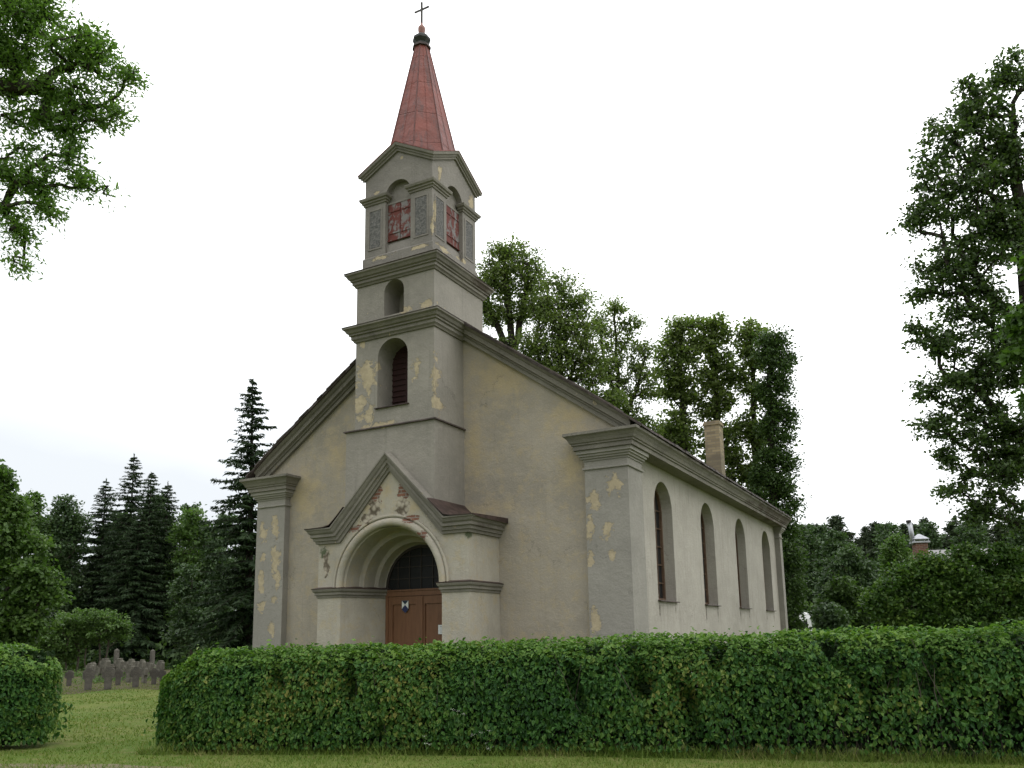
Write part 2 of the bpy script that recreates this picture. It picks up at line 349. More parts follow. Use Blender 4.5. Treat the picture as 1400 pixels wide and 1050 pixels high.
M_iron = simple('dark iron', (0.05, 0.045, 0.04), 0.6, 0.3, 8)
def glass_dark():
    n = NT('dark window glass'); v = n.obj(); a = n.noise(v, 4, 3)
    return n.done(n.mix(a, (0.010, 0.011, 0.012), (0.022, 0.022, 0.022)), 0.35, n.bump(n.noise(v, 3, 2), 0.15, 0.02), spec=0.12)
M_glass = glass_dark()
def shutter_mat():
    n = NT('peeling red shutter paint'); v = n.mapv(n.obj(), (1.6, 1.6, 0.9)); a = n.noise(v, 4.2, 8, 0.7, dist=0.4)
    red = n.mix(n.noise(v, 2, 4), (0.15, 0.045, 0.036), (0.10, 0.036, 0.032))
    g = n.mix(n.noise(v, 14, 4), (0.22, 0.205, 0.20), (0.14, 0.132, 0.13))
    m = n.ramp(a, 0.50, 0.56)
    return n.done(n.mix(m, red, g), 0.75, n.bump(n.math('SUBTRACT', n.noise(v, 20, 4), m), 0.4, 0.01), spec=0.2)
M_shut = shutter_mat()
def spire_mat():
    n = NT('faded red sheet roofing'); v = n.obj(); a = n.noise(v, 1.3, 6, 0.65)
    col = n.mix(n.ramp(a, 0.3, 0.7), (0.205, 0.055, 0.040), (0.14, 0.046, 0.037))
    sp = n.n('SeparateXYZ', Vector=v)
    # sheet laps: one thin dark joint every 0.9 m
    fr = n.math('FRACT', n.math('MULTIPLY', n.math('ADD', sp.outputs[2], n.math('MULTIPLY', n.noise(v, 0.9, 1), 0.45)), 1.15))
    lap = n.ramp(n.math('ABSOLUTE', n.math('SUBTRACT', fr, 0.5)), 0.0, 0.018, 1.0, 0.0)
    col = n.mix(n.math('MULTIPLY', lap, 0.5), col, (0.09, 0.03, 0.025))
    st = n.noise(n.mapv(v, (5, 5, 0.35)), 1.5, 6, 0.7)
    col = n.mix(n.math('MULTIPLY', n.ramp(st, 0.48, 0.66), 0.7), col, (0.075, 0.043, 0.042))
    col = n.mix(n.math('MULTIPLY', n.ramp(n.noise(v, 5, 8, 0.75), 0.58, 0.72), 0.5), col, (0.25, 0.13, 0.105))
    return n.done(col, 0.6, n.bump(n.math('SUBTRACT', n.math('MULTIPLY', n.noise(v, 3.2, 4), 1.6), n.math('MULTIPLY', lap, 0.6)), 0.55, 0.06), spec=0.3)
M_spire = spire_mat()
def chimney_mat():
    n = NT('yellow chimney brick'); v = n.obj(); sp = n.n('SeparateXYZ', Vector=v)
    br = n.n('TexBrick', Vector=n.n('CombineXYZ', X=n.math('ADD', sp.outputs[0], sp.outputs[1]), Y=sp.outputs[2]).outputs[0],
             Color1=(0.33, 0.27, 0.165), Color2=(0.19, 0.155, 0.105), Mortar=(0.20, 0.18, 0.14), Scale=1.0, Mortar_Size=0.008, Brick_Width=0.26, Row_Height=0.082)
    soot = n.ramp(n.math('ADD', sp.outputs[2], n.math('MULTIPLY', n.noise(v, 4, 5), 0.5)), 0.62, 0.85, 0.6, 0.0)
    col = n.mix(soot, br.outputs[0], (0.14, 0.125, 0.095))
    col = n.mix(n.math('MULTIPLY', n.ramp(n.noise(v, 9, 5), 0.5, 0.7), 0.4), col, (0.17, 0.15, 0.10))
    return n.done(col, 0.9, n.bump(br.outputs['Fac'], -0.4, 0.02), spec=0.1)
M_chim = chimney_mat()

church = thing('church', 'small grey plastered church with red octagonal spire and arched porch', 'church', (0, 0, 0))
WP, WS, PP, LEN, T = 5.027, 4.845, 0.181, 15.68, 1.205
WPIL = 0.939
def zroof(x): return 9.588 - 0.704 * abs(x)

def wall_open(mb, f, s0, s1, z0, z1, ops, depth, mi=0, mir=None, nseg=18, flat_top=False):
    """wall sheet in the (s, z) plane of f(s, z, d) with round-arched openings and reveals of the given depth"""
    mir = mi if mir is None else mir
    x = s0
    Q = lambda a, b, c, d: mb.quad(f(*a, 0), f(*b, 0), f(*c, 0), f(*d, 0), mi)
    for (a, b, zs, zp) in ops:
        Q((x, z0), (a, z0), (a, z1), (x, z1))
        Q((a, z0), (b, z0), (b, zs), (a, zs))
        c, r = (a + b) / 2, (b - a) / 2
        arc = [(c - r * math.cos(t), zp + r * math.sin(t)) for t in np.linspace(0, math.pi, nseg + 1)]
        mb.poly([f(s, z, 0) for s, z in [(a, z1)] + arc[:nseg // 2 + 1] + [(c, z1)]], mi)
        mb.poly([f(s, z, 0) for s, z in [(c, z1)] + arc[nseg // 2:] + [(b, z1)]], mi)
        loop = [(a, zs)] + arc + [(b, zs)]
        mb.grid([[f(s, z, 0) for s, z in loop], [f(s, z, depth) for s, z in loop]], mir, True)
        x = b
    Q((x, z0), (s1, z0), (s1, z1), (x, z1))

def arch_loop(c, r, zs, zp, nseg=18):
    return [(c - r, zs)] + [(c - r * math.cos(t), zp + r * math.sin(t)) for t in np.linspace(0, math.pi, nseg + 1)] + [(c + r, zs)]

# ---- nave body: gabled front, side walls with four round-headed windows
ZE = 5.72
mb = MB()
zt = lambda x: zroof(x) - 0.06
mb.poly([(-WS, 0, 0), (WS, 0, 0), (WS, 0, zt(WS)), (0, 0, zt(0)), (-WS, 0, zt(WS))], 0)
mb.poly([(-WS, LEN - .18, 0), (WS, LEN - .18, 0), (WS, LEN - .18, zt(WS)), (0, LEN - .18, zt(0)), (-WS, LEN - .18, zt(WS))], 1)
WIN = [(1.897 + i * 3.706, 1.897 + i * 3.706 + 1.292, 2.376, 5.08 - 0.646) for i in range(4)]
wall_open(mb, lambda s, z, d: (WS - d, s, z), 0, LEN - .18, 0, ZE, WIN, 0.30, 1)
mb.quad((-WS, 0, 0), (-WS, LEN - .18, 0), (-WS, LEN - .18, ZE), (-WS, 0, ZE), 1)
nave = mb.build('nave_wall', [M_front, M_side], church)

def pilaster(x0, x1, y0, y1):
    """corner pilaster: shaft, necking ring, stepped bed mouldings"""
    mb = MB(); mb.box(x0, x1, y0, y1, 0, 5.36)
    path = [(x0, y0), (x1, y0), (x1, y1), (x0, y1)]
    ring = [(-0.03, 4.97), (0.03, 4.975), (0.035, 4.99), (0.03, 5.012), (-0.03, 5.03)]
    bed = [(-0.03, 5.15), (0.02, 5.155), (0.02, 5.19), (0.055, 5.2), (0.055, 5.235), (0.09, 5.245), (0.09, 5.285), (0.125, 5.295), (0.125, 5.37), (-0.03, 5.372)]
    sweep_xy(mb, path, ring, True); sweep_xy(mb, path, bed, True)
    return mb.build('pilaster', M_pil, nave)
pilaster(WP - WPIL, WP, -PP, 0.654); pilaster(-WP, -WP + WPIL, -PP, 0.654)
pilaster(WP - 0.62, WP, LEN - 0.40, LEN); pilaster(-WP, -WP + 0.62, LEN - 0.40, LEN)

CORN = [(-0.19, 5.374), (0.17, 5.374), (0.17, 5.462), (0.20, 5.47), (0.20, 5.50), (0.225, 5.515), (0.25, 5.57), (0.29, 5.625), (0.335, 5.66), (0.335, 5.715), (-0.19, 5.79)]
mb = MB()
sweep_xy(mb, [(WP - WPIL, 0.1), (WP - WPIL, -PP), (WP, -PP), (WP, LEN), (WP - 0.9, LEN)], CORN)
mb.build('eaves_cornice', M_trim, nave)
mb = MB()
sweep_xy(mb, [(-WP + 0.9, LEN), (-WP, LEN), (-WP, -PP), (-WP + WPIL, -PP), (-WP + WPIL, 0.1)], CORN)
mb.build('eaves_cornice', M_trim, nave)

# raking cornice up the front gable (two runs that die into the tower)
RK = [(-0.02, -0.40), (0.09, -0.40), (0.09, -0.30), (0.13, -0.29), (0.13, -0.25), (0.20, -0.23), (0.20, -0.12), (0.245, -0.09), (0.28, -0.035), (-0.02, -0.035)]
for sg in (1, -1):
    mb = MB()
    mb.grid([[(sg * x, -o, zroof(x) + dz) for o, dz in RK] for x in (5.12, 1.0)], 0, True, False, True)
    mb.build('gable_cornice', M_trim, nave)
    # thin dark lead capping over the pilaster block
mb = MB()
for sg in (1, -1):
    xo = 5.43
    a, b = (sg * xo, zroof(xo)), (0, zroof(0))
    for th, yy0, yy1 in ((0.075, -0.33, LEN + 0.32),):
        k0, kz = sg * 4.5, zroof(4.5)
        mb.prism([(sg * 5.385, yy0, 5.715), (sg * 5.385, yy0, 5.748), (k0, yy0, kz + .03), (0, yy0, b[1] + .03), (0, yy0, b[1] - 0.03), (k0, yy0, kz - .03)], (0, yy1 - yy0, 0))
    # sheet laps along the verge and eave, uneven as on an old roof
    random.seed(3 + sg)
    zr2 = lambda x: zroof(x) + .03 if x < 4.5 else (zroof(4.5) + .03) + (5.748 - zroof(4.5) - .03) * (x - 4.5) / .885
    for k in range(30):
        x = 5.3 - k * .145; h = 0.004 + random.random() * 0.022; o = random.random() * .03
        if x < 1.0: break
        mb.prism([(sg * x, -0.335 - o, zr2(x) - .02), (sg * x, -0.335 - o, zr2(x) + .006 + h), (sg * (x - .15), -0.335 - o, zr2(x - .15) + .004 + h * .5), (sg * (x - .15), -0.335 - o, zr2(x - .15) - .02)], (0, 0.5, 0))
    for k in range(60):
        y = -0.3 + k * 0.268; h = 0.003 + random.random() * 0.016; o = random.random() * .025
        mb.prism([(sg * (5.39 + o), y, 5.722 - o * .3), (sg * (5.39 + o), y, 5.752 + h), (sg * 4.95, y, zr2(4.95) + .004 + h * .4), (sg * 4.95, y, zr2(4.95) - .02)], (0, 0.264, 0))
roof = mb.build('roof', M_roof, church)

# ---- chimney standing on the roof slope
mb = MB(); mb.box(-.23, .23, -.23, .23, -0.6, 1.44); mb.box(-.26, .26, -.26, .26, 1.44, 1.52); mb.box(-.235, .235, -.235, .235, 1.52, 1.57)
chx, chy = 4.32, 9.6
chim = mb.build('chimney', M_chim, church, (chx, chy, zroof(chx)))

# ---- side windows
for (a, b, zs, zp) in WIN:
    c, r = (a + b) / 2, (b - a) / 2; mb = MB()
    X = WS - 0.30
    outer = arch_loop(c, r + 0.03, zs - 0.03, zp); inner = arch_loop(c, r - 0.07, zs + 0.07, zp)
    mb.grid([[(X + 0.05, s, z) for s, z in outer], [(X + 0.05, s, z) for s, z in inner], [(X - 0.03, s, z) for s, z in inner]], 0, True)
    for k in (-1, 1): mb.box(X - .01, X + .035, c + k * r * .33 - .016, c + k * r * .33 + .016, zs, zp + r * .9)
    for z in np.arange(zs + .42, zp + r * .7, .42):
        mb.box(X - .008, X + .026, c - r + .05, c + r - .05, z - .012, z + .012)
    fr = mb.build('window', M_frame, church)
    mb = MB(); mb.poly([(X - 0.004, s, z) for s, z in arch_loop(c, r + .02, zs, zp)]); mb.build('pane', M_glass, fr)
    mb = MB(); mb.prism([(WS + .07, a - .04, zs - .035), (WS + .07, a - .04, zs - .012), (X + .04, a - .04, zs + .035), (X + .04, a - .04, zs - .01)], (0, b - a + .08, 0))
    mb.build('sill', M_rust, fr)

# ---- tower: lower block above the porch, stage with the tall niche, stage with the small niche
A = 1.077; TB = -T + 2.118
mb = MB()
# lower block (a little wider to the left), from the porch vault up to the ledge
mb.box(-1.31, A + 0.012, -T - 0.012, 0.02, 4.16, 6.262)
def front(s, z, d): return (s, -T + d, z)
wall_open(mb, front, -A, A, 6.25, 8.60, [(-0.455, 0.375, 6.73, 7.885)], 0.6)
mb.quad((-A, -T, 8.60), (A, -T, 8.60), (A, -T, 8.86), (-A, -T, 8.86))
wall_open(mb, front, -A, A, 8.86, 10.0, [(-0.29, 0.26, 8.862, 9.425)], 0.6)
mb.poly([(A, -T, 6.25), (A, TB, 6.25), (A, TB, 10), (A, -T, 10)]); mb.poly([(-A, -T, 6.25), (-A, TB, 6.25), (-A, TB, 10), (-A, -T, 10)])
mb.poly([(-A, TB, 6.25), (A, TB, 6.25), (A, TB, 10), (-A, TB, 10)]); mb.poly([(-A, -T, 10), (A, -T, 10), (A, TB, 10), (-A, TB, 10)])
# back of the small upper niche
mb.poly([(s, -T + .598, z) for s, z in arch_loop(-0.015, 0.29, 8.855, 9.425)])
tower = mb.build('tower', M_tower, church)
mb = MB()
sweep_xy(mb, [(-1.31, 0.0), (-1.31, -T - .012), (A + .012, -T - .012), (A + .012, 0.0)], [(-0.02, 6.255), (0.045, 6.255), (0.05, 6.275), (0.045, 6.29), (-0.14, 6.33)])
mb.build('ledge', M_roof, tower)
TC = [(-A, TB), (-A, -T), (A, -T), (A, TB)]
mb = MB()
LC = [(-0.03, 8.36), (0.035, 8.365), (0.05, 8.40), (0.085, 8.43), (0.085, 8.50), (0.125, 8.515), (0.125, 8.55), (0.16, 8.57), (0.19, 8.625), (0.235, 8.655), (0.235, 8.695), (-0.03, 8.80)]
sweep_xy(mb, TC[:1] + TC[1:], LC, True); mb.build('cornice', M_trim, tower)
mb = MB(); sweep_xy(mb, TC, [(-0.03, 8.80), (0.244, 8.693), (0.247, 8.705), (-0.03, 8.835)], True); mb.build('capping', M_roof, tower)
mb = MB()
UC = [(-0.03, 9.70), (0.03, 9.705), (0.045, 9.74), (0.08, 9.765), (0.08, 9.825), (0.115, 9.84), (0.115, 9.87), (0.15, 9.89), (0.18, 9.945), (0.215, 9.975), (0.215, 10.015), (-0.05, 10.08)]
sweep_xy(mb, TC, UC, True); mb.build('cornice', M_trim, tower)
mb = MB(); sweep_xy(mb, TC, [(-0.06, 10.08), (0.225, 10.012), (0.23, 10.026), (-0.06, 10.11)], True); mb.poly([(-A, -T, 10.09), (A, -T, 10.09), (A, TB, 10.09), (-A, TB, 10.09)])
mb.build('capping', M_rust, tower)
# louvred board behind the tall niche, tin sill
mb = MB(); n_lo = arch_loop(-0.04, 0.42, 6.73, 7.885)
mb.poly([(s, -T + .57, z) for s, z in n_lo], 0)
for z in np.arange(6.85, 8.25, .13): 
    hw = 0.41 if z < 7.885 else math.sqrt(max(0.001, .41 ** 2 - (z - 7.885) ** 2))
    mb.box(-0.04 - hw, -0.04 + hw, -T + .545, -T + .575, z, z + .03, 0)
mb.box(-0.06, -0.02, -T + .53, -T + .58, 6.74, 8.27, 0)
n = NT('dark red louvre'); nv = n.obj()
M_louv = n.done(n.mix(n.noise(nv, 12, 5), (0.050, 0.018, 0.017), (0.026, 0.018, 0.018)), 0.7, n.bump(n.noise(nv, 30, 3), .3, .01), spec=.2)
mb.build('louvre', M_louv, tower)
mb = MB(); mb.prism([(-0.50, -T - .05, 6.70), (-0.50, -T - .05, 6.72), (-0.50, -T + .6, 6.765), (-0.50, -T + .6, 6.735)], (0.92, 0, 0)); mb.build('sill', M_rust, tower)

# ---- belfry: square lantern with corner piers, shuttered arches, four gables
YC = -0.146; BE = 0.955
def side_f(k):
    ca, sa = math.cos(k * math.pi / 2), math.sin(k * math.pi / 2)
    def f(s, z, d):
        x, y = s, -(BE - d); return (x * ca - y * sa, YC + x * sa + y * ca, z)
    return f
mb = MB()
for k in range(4):
    f = side_f(k); wall_open(mb, f, -BE, BE, 10.40, 12.5, [(-0.36, 0.36, 10.44, 11.86)], 0.15)
    mb.poly([f(-BE, 12.5, 0), f(BE, 12.5, 0), f(BE, 12.52, 0), f(0, 13.02, 0), f(-BE, 12.52, 0)])
    mb.poly([f(s, z, 0.149) for s, z in arch_loop(0, 0.37, 10.43, 11.86)])
    # moulded ledge above the shutter
    a = f(-0.36, 0, 0.10)
    mb.prism([f(-0.36, 11.70, 0.09), f(-0.36, 11.75, 0.09), f(-0.36, 11.77, 0.155), f(-0.36, 11.70, 0.155)], tuple(np.array(f(0.36, 0, 0)) - np.array(f(-0.36, 0, 0))))
    # sloping apron below the shutter
    mb.prism([f(-0.36, 10.44, 0.05), f(-0.36, 10.70, 0.11), f(-0.36, 10.78, 0.155), f(-0.36, 10.44, 0.155)], tuple(np.array(f(0.36, 0, 0)) - np.array(f(-0.36, 0, 0))))
c_ = BE + 0.03
sweep_xy(mb, [(-c_, YC + c_), (-c_, YC - c_), (c_, YC - c_), (c_, YC + c_)], [(-0.05, 10.02), (0.0, 10.02), (0.0, 10.42), (-0.05, 10.47)], True)
belfry = mb.build('belfry', M_belfry, church)
n = NT('rough panel render'); nv = n.obj(); a_ = n.noise(nv, 24, 6, .75)
M_panel = n.done(n.mix(n.ramp(a_, .35, .65), (0.20, 0.195, 0.185), (0.085, 0.085, 0.085)), .95, n.bump(a_, 1.0, .03), spec=.05)
for k in range(4):
    f = side_f(k)
    for sg in (-1, 1):
        mb = MB(); x0, x1 = sorted((sg * 0.50, sg * 0.80))
        # raised border framing the rough field
        for (p0, p1, q0, q1) in ((x0 - .05, x1 + .05, 11.60, 11.64), (x0 - .05, x1 + .05, 10.62, 10.66), (x0 - .05, x0 - .012, 10.66, 11.60), (x1 + .012, x1 + .05, 10.66, 11.60)):
            mb.prism([f(p0, q0, -.014), f(p1, q0, -.014), f(p1, q1, -.014), f(p0, q1, -.014)], tuple(np.array(f(0, 0, .02)) - np.array(f(0, 0, 0))), 0)
        mb.prism([f(x0, 10.67, -.008), f(x1, 10.67, -.008), f(x1, 11.59, -.008), f(x0, 11.59, -.008)], tuple(np.array(f(0, 0, .02)) - np.array(f(0, 0, 0))), 1)
        mb.build('pier_panel', [M_belfry, M_panel], belfry)
    mb = MB()
    for sg in (-1, 1):                                            # two leaves of boarded shutter
        x0, x1 = sorted((sg * 0.008, sg * 0.345))
        mb.prism([f(x0, 10.79, .10), f(x1, 10.79, .10), f(x1, 11.70, .10), f(x0, 11.70, .10)], tuple(np.array(f(0, 0, .04)) - np.array(f(0, 0, 0))))
        for q in (10.95, 11.50):
            mb.prism([f(x0 + .03, q, .085), f(x1, q, .085), f(x1, q + .035, .085), f(x0 + .03, q + .035, .085)], tuple(np.array(f(0, 0, .02)) - np.array(f(0, 0, 0))))
    mb.prism([f(-.36, 10.775, .085), f(.36, 10.775, .085), f(.36, 10.80, .085), f(-.36, 10.80, .085)], tuple(np.array(f(0, 0, .06)) - np.array(f(0, 0, 0))))
    mb.build('shutter', M_shut, belfry)
CAPP = [(-0.02, 11.755), (0.025, 11.76), (0.03, 11.80), (0.06, 11.815), (0.06, 11.85), (0.095, 11.87), (0.11, 11.915), (0.11, 11.935), (-0.02, 11.985)]
for sxx, syy in ((1, -1), (-1, -1), (1, 1), (-1, 1)):
    mb = MB()
    p = [(sxx * 0.36, syy * (BE - 0.12)), (sxx * 0.36, syy * BE), (sxx * BE, syy * BE), (sxx * BE, syy * 0.36), (sxx * (BE - 0.12), syy * 0.36)]
    p = [(x, YC + y) for x, y in p]
    if sxx * syy > 0: p = p[::-1]
    sweep_xy(mb, p, CAPP); mb.build('capital', M_trim, belfry)
GP = [(-0.02, -0.19), (0.045, -0.19), (0.05, -0.14), (0.08, -0.13), (0.08, -0.095), (0.12, -0.075), (0.13, -0.03), (0.13, 0.0), (-0.02, 0.0)]
for k in range(4):
    mb = MB(); f = side_f(k); rows = []
    for s in (-1, 0, 1):
        rows.append([f(s * (BE + o), 13.13 - (0.54 * (BE + o) if s else 0) + dz, -o) for o, dz in GP])
    mb.grid(rows, 0, True, False, True); mb.build('gable_cornice', M_trim, belfry)
mb = MB()
for k in range(4):
    f = side_f(k); e_ = BE + 0.14
    for s in (-1, 1):
        mb.poly([f(0, 13.145, -.14), f(s * e_, 13.145 - .54 * e_, -.14), f(0, 13.145, BE)])
        mb.poly([f(0, 13.125, -.14), f(s * e_, 13.125 - .54 * e_, -.14), f(0, 13.125, BE)])
        mb.quad(f(0, 13.145, -.14), f(s * e_, 13.145 - .54 * e_, -.14), f(s * e_, 13.125 - .54 * e_, -.14), f(0, 13.125, -.14))
mb.build('gable_roof', M_spire, belfry)

# ---- octagonal spire with seams, collar, knob, ball and cross
mb = MB(); k8 = math.cos(math.pi / 8)
ZT = 16.30
ap = lambda z: 0.170 + (ZT - z) * 0.208
ctr = (0, YC, 0)
def oct_row(z):
    a = min(ap(z), 0.94 if z < 13.05 else 1.0); c = ap(z) * math.sqrt(2) - a
    return [(x, YC + y, z) for x, y in ((a, c), (c, a), (-c, a), (-a, c), (-a, -c), (-c, -a), (c, -a), (a, -c))]
mb.grid([oct_row(z) for z in (12.66, 13.03, 13.08, 14.3, 15.3, ZT)], 0, True, False, True)
for k in range(8):
    for off, wd, hh in ((0, .017, .022), (0.5, .009, .012)):
        an = math.pi / 8 + (k + off) * math.pi / 4; rr = (1 / k8) if off == 0 else 1.0
        ca, sa = math.cos(an), math.sin(an)
        for j, (za, zb) in enumerate(((12.9, 14.2), (14.2, 15.2), (15.2, ZT))):
            pa = Vector((ca * ap(za) * rr, YC + sa * ap(za) * rr, za)); pb = Vector((ca * ap(zb) * rr, YC + sa * ap(zb) * rr, zb))
            mb.tube([pa, pb], wd, 5, 1 if off == 0 else 0, False)
spire = mb.build('spire', [M_spire, simple('dark red seam', (.095, .033, .027), .6, .3, 6)], church)
M_knob = simple('blackened green sheet', (0.030, 0.033, 0.030), 0.6, .4, 8)
mb = MB(); mb.lathe(ctr, [(.165, 16.27), (.240, 16.28), (.236, 16.335), (.17, 16.36)], 8, 0, False, math.pi / 8); mb.build('collar', M_rust, spire)
mb = MB(); mb.lathe(ctr, [(.17, 16.35), (.165, 16.42), (.232, 16.51), (.228, 16.57), (.14, 16.66), (.09, 16.68)], 8, 0, False, math.pi / 8); mb.build('knob', M_knob, spire)
mb = MB(); mb.lathe(ctr, [(.078, 16.67), (.082, 16.74), (.095, 16.83), (.09, 16.90), (.04, 16.965), (.016, 17.04)], 16)
mb.build('ball', simple('pale red ball paint', (0.25, 0.125, 0.105), .6, .3, 9), spire)
mb = MB()
mb.box(-.024, .024, YC - .017, YC + .017, 17.02, 17.63); mb.box(-.22, .22, YC - .014, YC + .014, 17.395, 17.44)
mb.build('cross', M_iron, church)

# ---- arched porch
Q = 1.256; BX = -0.03; B = 1.975; SPZ = 2.76; RO = 1.30
mb = MB()
gz = lambda x: 5.50 - 0.93 * abs(x)
arc = [(BX - RO * math.cos(t), SPZ + RO * math.sin(t)) for t in np.linspace(0, math.pi, 33)]
out = [(BX - B, 0), (BX - B, 3.95), (BX - 1.55, 3.95), (BX - 1.55, gz(1.55)), (BX, gz(0)), (BX + 1.55, gz(1.55)), (BX + 1.55, 3.95), (BX + B, 3.95), (BX + B, 0)]
hole = [(BX - 1.325, 0), (BX - 1.325, 2.5)] + arc + [(BX + 1.325, 2.5), (BX + 1.325, 0)]
# split at the axis so each half is a simple polygon
hl = [p for p in hole if p[0] <= BX + 1e-6]; hr = [p for p in hole if p[0] >= BX - 1e-6]
mb.poly([(x, -Q, z) for x, z in [p for p in out if p[0] <= BX + 1e-6] + hl[::-1]])
mb.poly([(x, -Q, z) for x, z in [p for p in out if p[0] >= BX - 1e-6] + hr[::-1]])
for s in (-1, 1):
    x = BX + s * B
    mb.quad((x, -Q, 0), (x, 0.0, 0), (x, 0.0, 4.0), (x, -Q, 4.0))
    # splayed lower reveal
    mb.quad((BX + s * 1.325, -Q, 0), (BX + s * 0.945, -0.03, 0), (BX + s * 0.945, -0.03, SPZ), (BX + s * 1.325, -Q, SPZ))
mb.quad((BX - B, -Q, 4.0), (BX + B, -Q, 4.0), (BX + B, 0, 4.0), (BX - B, 0, 4.0))
# stepped arch orders behind the front ring
steps = [(RO, -Q), (1.285, -1.22), (1.245, -1.19), (1.235, -0.74), (1.215, -0.715), (1.12, -0.715), (1.11, -0.34), (1.09, -0.325), (1.01, -0.325), (1.0, -0.10), (0.945, -0.03)]
mb.grid([[(BX - r * math.cos(t), y, SPZ + r * math.sin(t)) for t in np.linspace(0, math.pi, 41)] for r, y in steps], 0)
for s in (-1, 1):                                               # ledge under the orders
    mb.poly([(BX + s * 1.325, -Q + .005, SPZ + .001)] + [(BX + s * r, y, SPZ + .001) for r, y in steps] )
portal = mb.build('porch', M_portal, church)
mb = MB()
ring = [(1.515, -Q + .02), (1.515, -Q - .045), (1.49, -Q - .055), (1.465, -Q - .05), (1.455, -Q - .02), (1.43, -Q - .015)]
ring += [(1.355 + .085 * math.cos(t), -Q - .01 - .075 * math.sin(t)) for t in np.linspace(0.1, math.pi - .1, 9)] + [(1.27, -Q + .02)]
mb.grid([[(BX - r * math.cos(t), y, SPZ + r * math.sin(t)) for t in np.linspace(0, math.pi, 49)] for r, y in ring], 0)
mb.build('archivolt', M_portal, portal)
IMP = [(-0.03, 2.55), (0.02, 2.555), (0.025, 2.60), (0.055, 2.615), (0.055, 2.665), (0.085, 2.69), (0.10, 2.725), (0.10, 2.745), (-0.03, 2.79)]
IMC = [(-0.03, 2.772), (0.108, 2.744), (0.112, 2.756), (-0.03, 2.80)]
for s in (-1, 1):
    pth = [(BX + s * B, 0.0), (BX + s * B, -Q), (BX + s * 1.325, -Q), (BX + s * 0.945, -0.03)]
    if s > 0: pth = pth[::-1]
    mb = MB(); sweep_xy(mb, pth, IMP, False, 0); sweep_xy(mb, pth, IMC, False, 1); mb.build('impost', [M_trim, M_rust], portal)
# gable cornice: level returns at both shoulders joined to the rakes
PG = [(-0.02, -0.34), (0.05, -0.335), (0.06, -0.28), (0.09, -0.27), (0.10, -0.21), (0.14, -0.19), (0.14, -0.13), (0.175, -0.10), (0.20, -0.045), (0.22, -0.03), (0.22, 0.0), (0.06, 0.03), (-0.02, 0.03)]
SH = 4.09
for s in (-1, 1):
    mb = MB(); rows = []
    xb = 1.50
    for o, dz in PG: pass
    rows.append([(BX + s * (B + o), 0.0, SH + dz) for o, dz in PG])
    rows.append([(BX + s * (B + o), -Q - o, SH + dz) for o, dz in PG])
    rows.append([(BX + s * (xb + 0.46 * (dz + 0.0)), -Q - o, SH + dz) for o, dz in PG])
    rows.append([(BX, -Q - o, 5.62 + dz * 1.15) for o, dz in PG])
    mb.grid(rows, 0, True, False, True); mb.build('gable_cornice', M_trim, portal)
for s in (-1, 1):
    mb = MB(); e0 = 0.24; rows = []
    for x, z, rise in ((1.12, 4.515, .015), (1.22, 4.41, .015), (1.36, 4.275, .02), (1.50, 4.155, .05), (1.66, 4.118, .05), (1.85, 4.108, .045), (B + e0, 4.102, .06)):
        rows.append([(BX + s * x, -Q - e0, z), (BX + s * x, -Q + .03, z + .015), (BX + s * x, 0.0 if x > 1.1 else -T + .02, z + rise)])
    mb.grid(rows, 0); mb.grid([[(p[0], p[1], p[2] - .016) for p in r] for r in rows], 0)
    mb.grid([[r[0] for r in rows], [(r[0][0], r[0][1], r[0][2] - .016) for r in rows]], 0)
    mb.grid([rows[-1], [(p[0], p[1], p[2] - .016 - .05 * k) for k, p in enumerate(rows[-1])]], 0)
    mb.build('porch_roof', M_rust, portal)

# ---- door in the porch: two panelled leaves, transom, arched fanlight
DY = -0.03; DR = 0.95; DX = BX
mb = MB()
mb.box(DX - DR, DX + DR, DY - .10, DY + .02, 2.585, 2.715)          # transom
mb.box(DX - DR, DX + DR, DY - .125, DY - .08, 2.695, 2.73)
for s in (-1, 1): mb.box(*sorted((DX + s * (DR - .07), DX + s * DR)), DY - .09, DY + .02, 0, 2.585)
door = mb.build('door', M_wood, church)
for s in (-1, 1):
    mb = MB(); x0, x1 = sorted((DX + s * 0.006, DX + s * (DR - .075)))
    mb.box(x0, x1, DY - .045, DY + .01, 0.03, 2.58)
    for (a, b, z0, z1) in ((x0, x0 + .115, .03, 2.58), (x1 - .115, x1, .03, 2.58), (x0 + .115, x1 - .115, 2.40, 2.58), (x0 + .115, x1 - .115, 0.03, .26), (x0 + .115, x1 - .115, .98, 1.12)):
        mb.box(a, b, DY - .075, DY - .046, z0, z1)
    if s > 0: mb.box(x0 - .03, x0 + .07, DY - .095, DY - .076, .03, 2.57)
    lf = mb.build('leaf', M_wood, door)
    if s < 0:
        mb = MB(); mb.tube([(x1 - .05, DY - .076, 1.08), (x1 - .05, DY - .14, 1.08), (x1 - .17, DY - .14, 1.075)], .011, 8); mb.box(x1 - .075, x1 - .025, DY - .08, DY - .074, .96, 1.16)
        mb.build('handle', M_iron, door)
mb = MB(); mb.poly([(s, DY - .03, z) for s, z in arch_loop(DX, DR, 2.70, SPZ + .0, 30)], 0); fan = mb.build('fanlight', M_glass, door)
mb = MB()
for k in np.linspace(-1, 1, 7)[1:-1]:
    x = k * DR; mb.box(DX + x - .011, DX + x + .011, DY - .05, DY - .034, 2.72, SPZ + math.sqrt(DR * DR - x * x) - .02)
for z in (2.98, 3.24, 3.48):
    hw = math.sqrt(DR * DR - (z - SPZ) ** 2) - .02; mb.box(DX - hw, DX + hw, DY - .048, DY - .036, z - .010, z + .010)
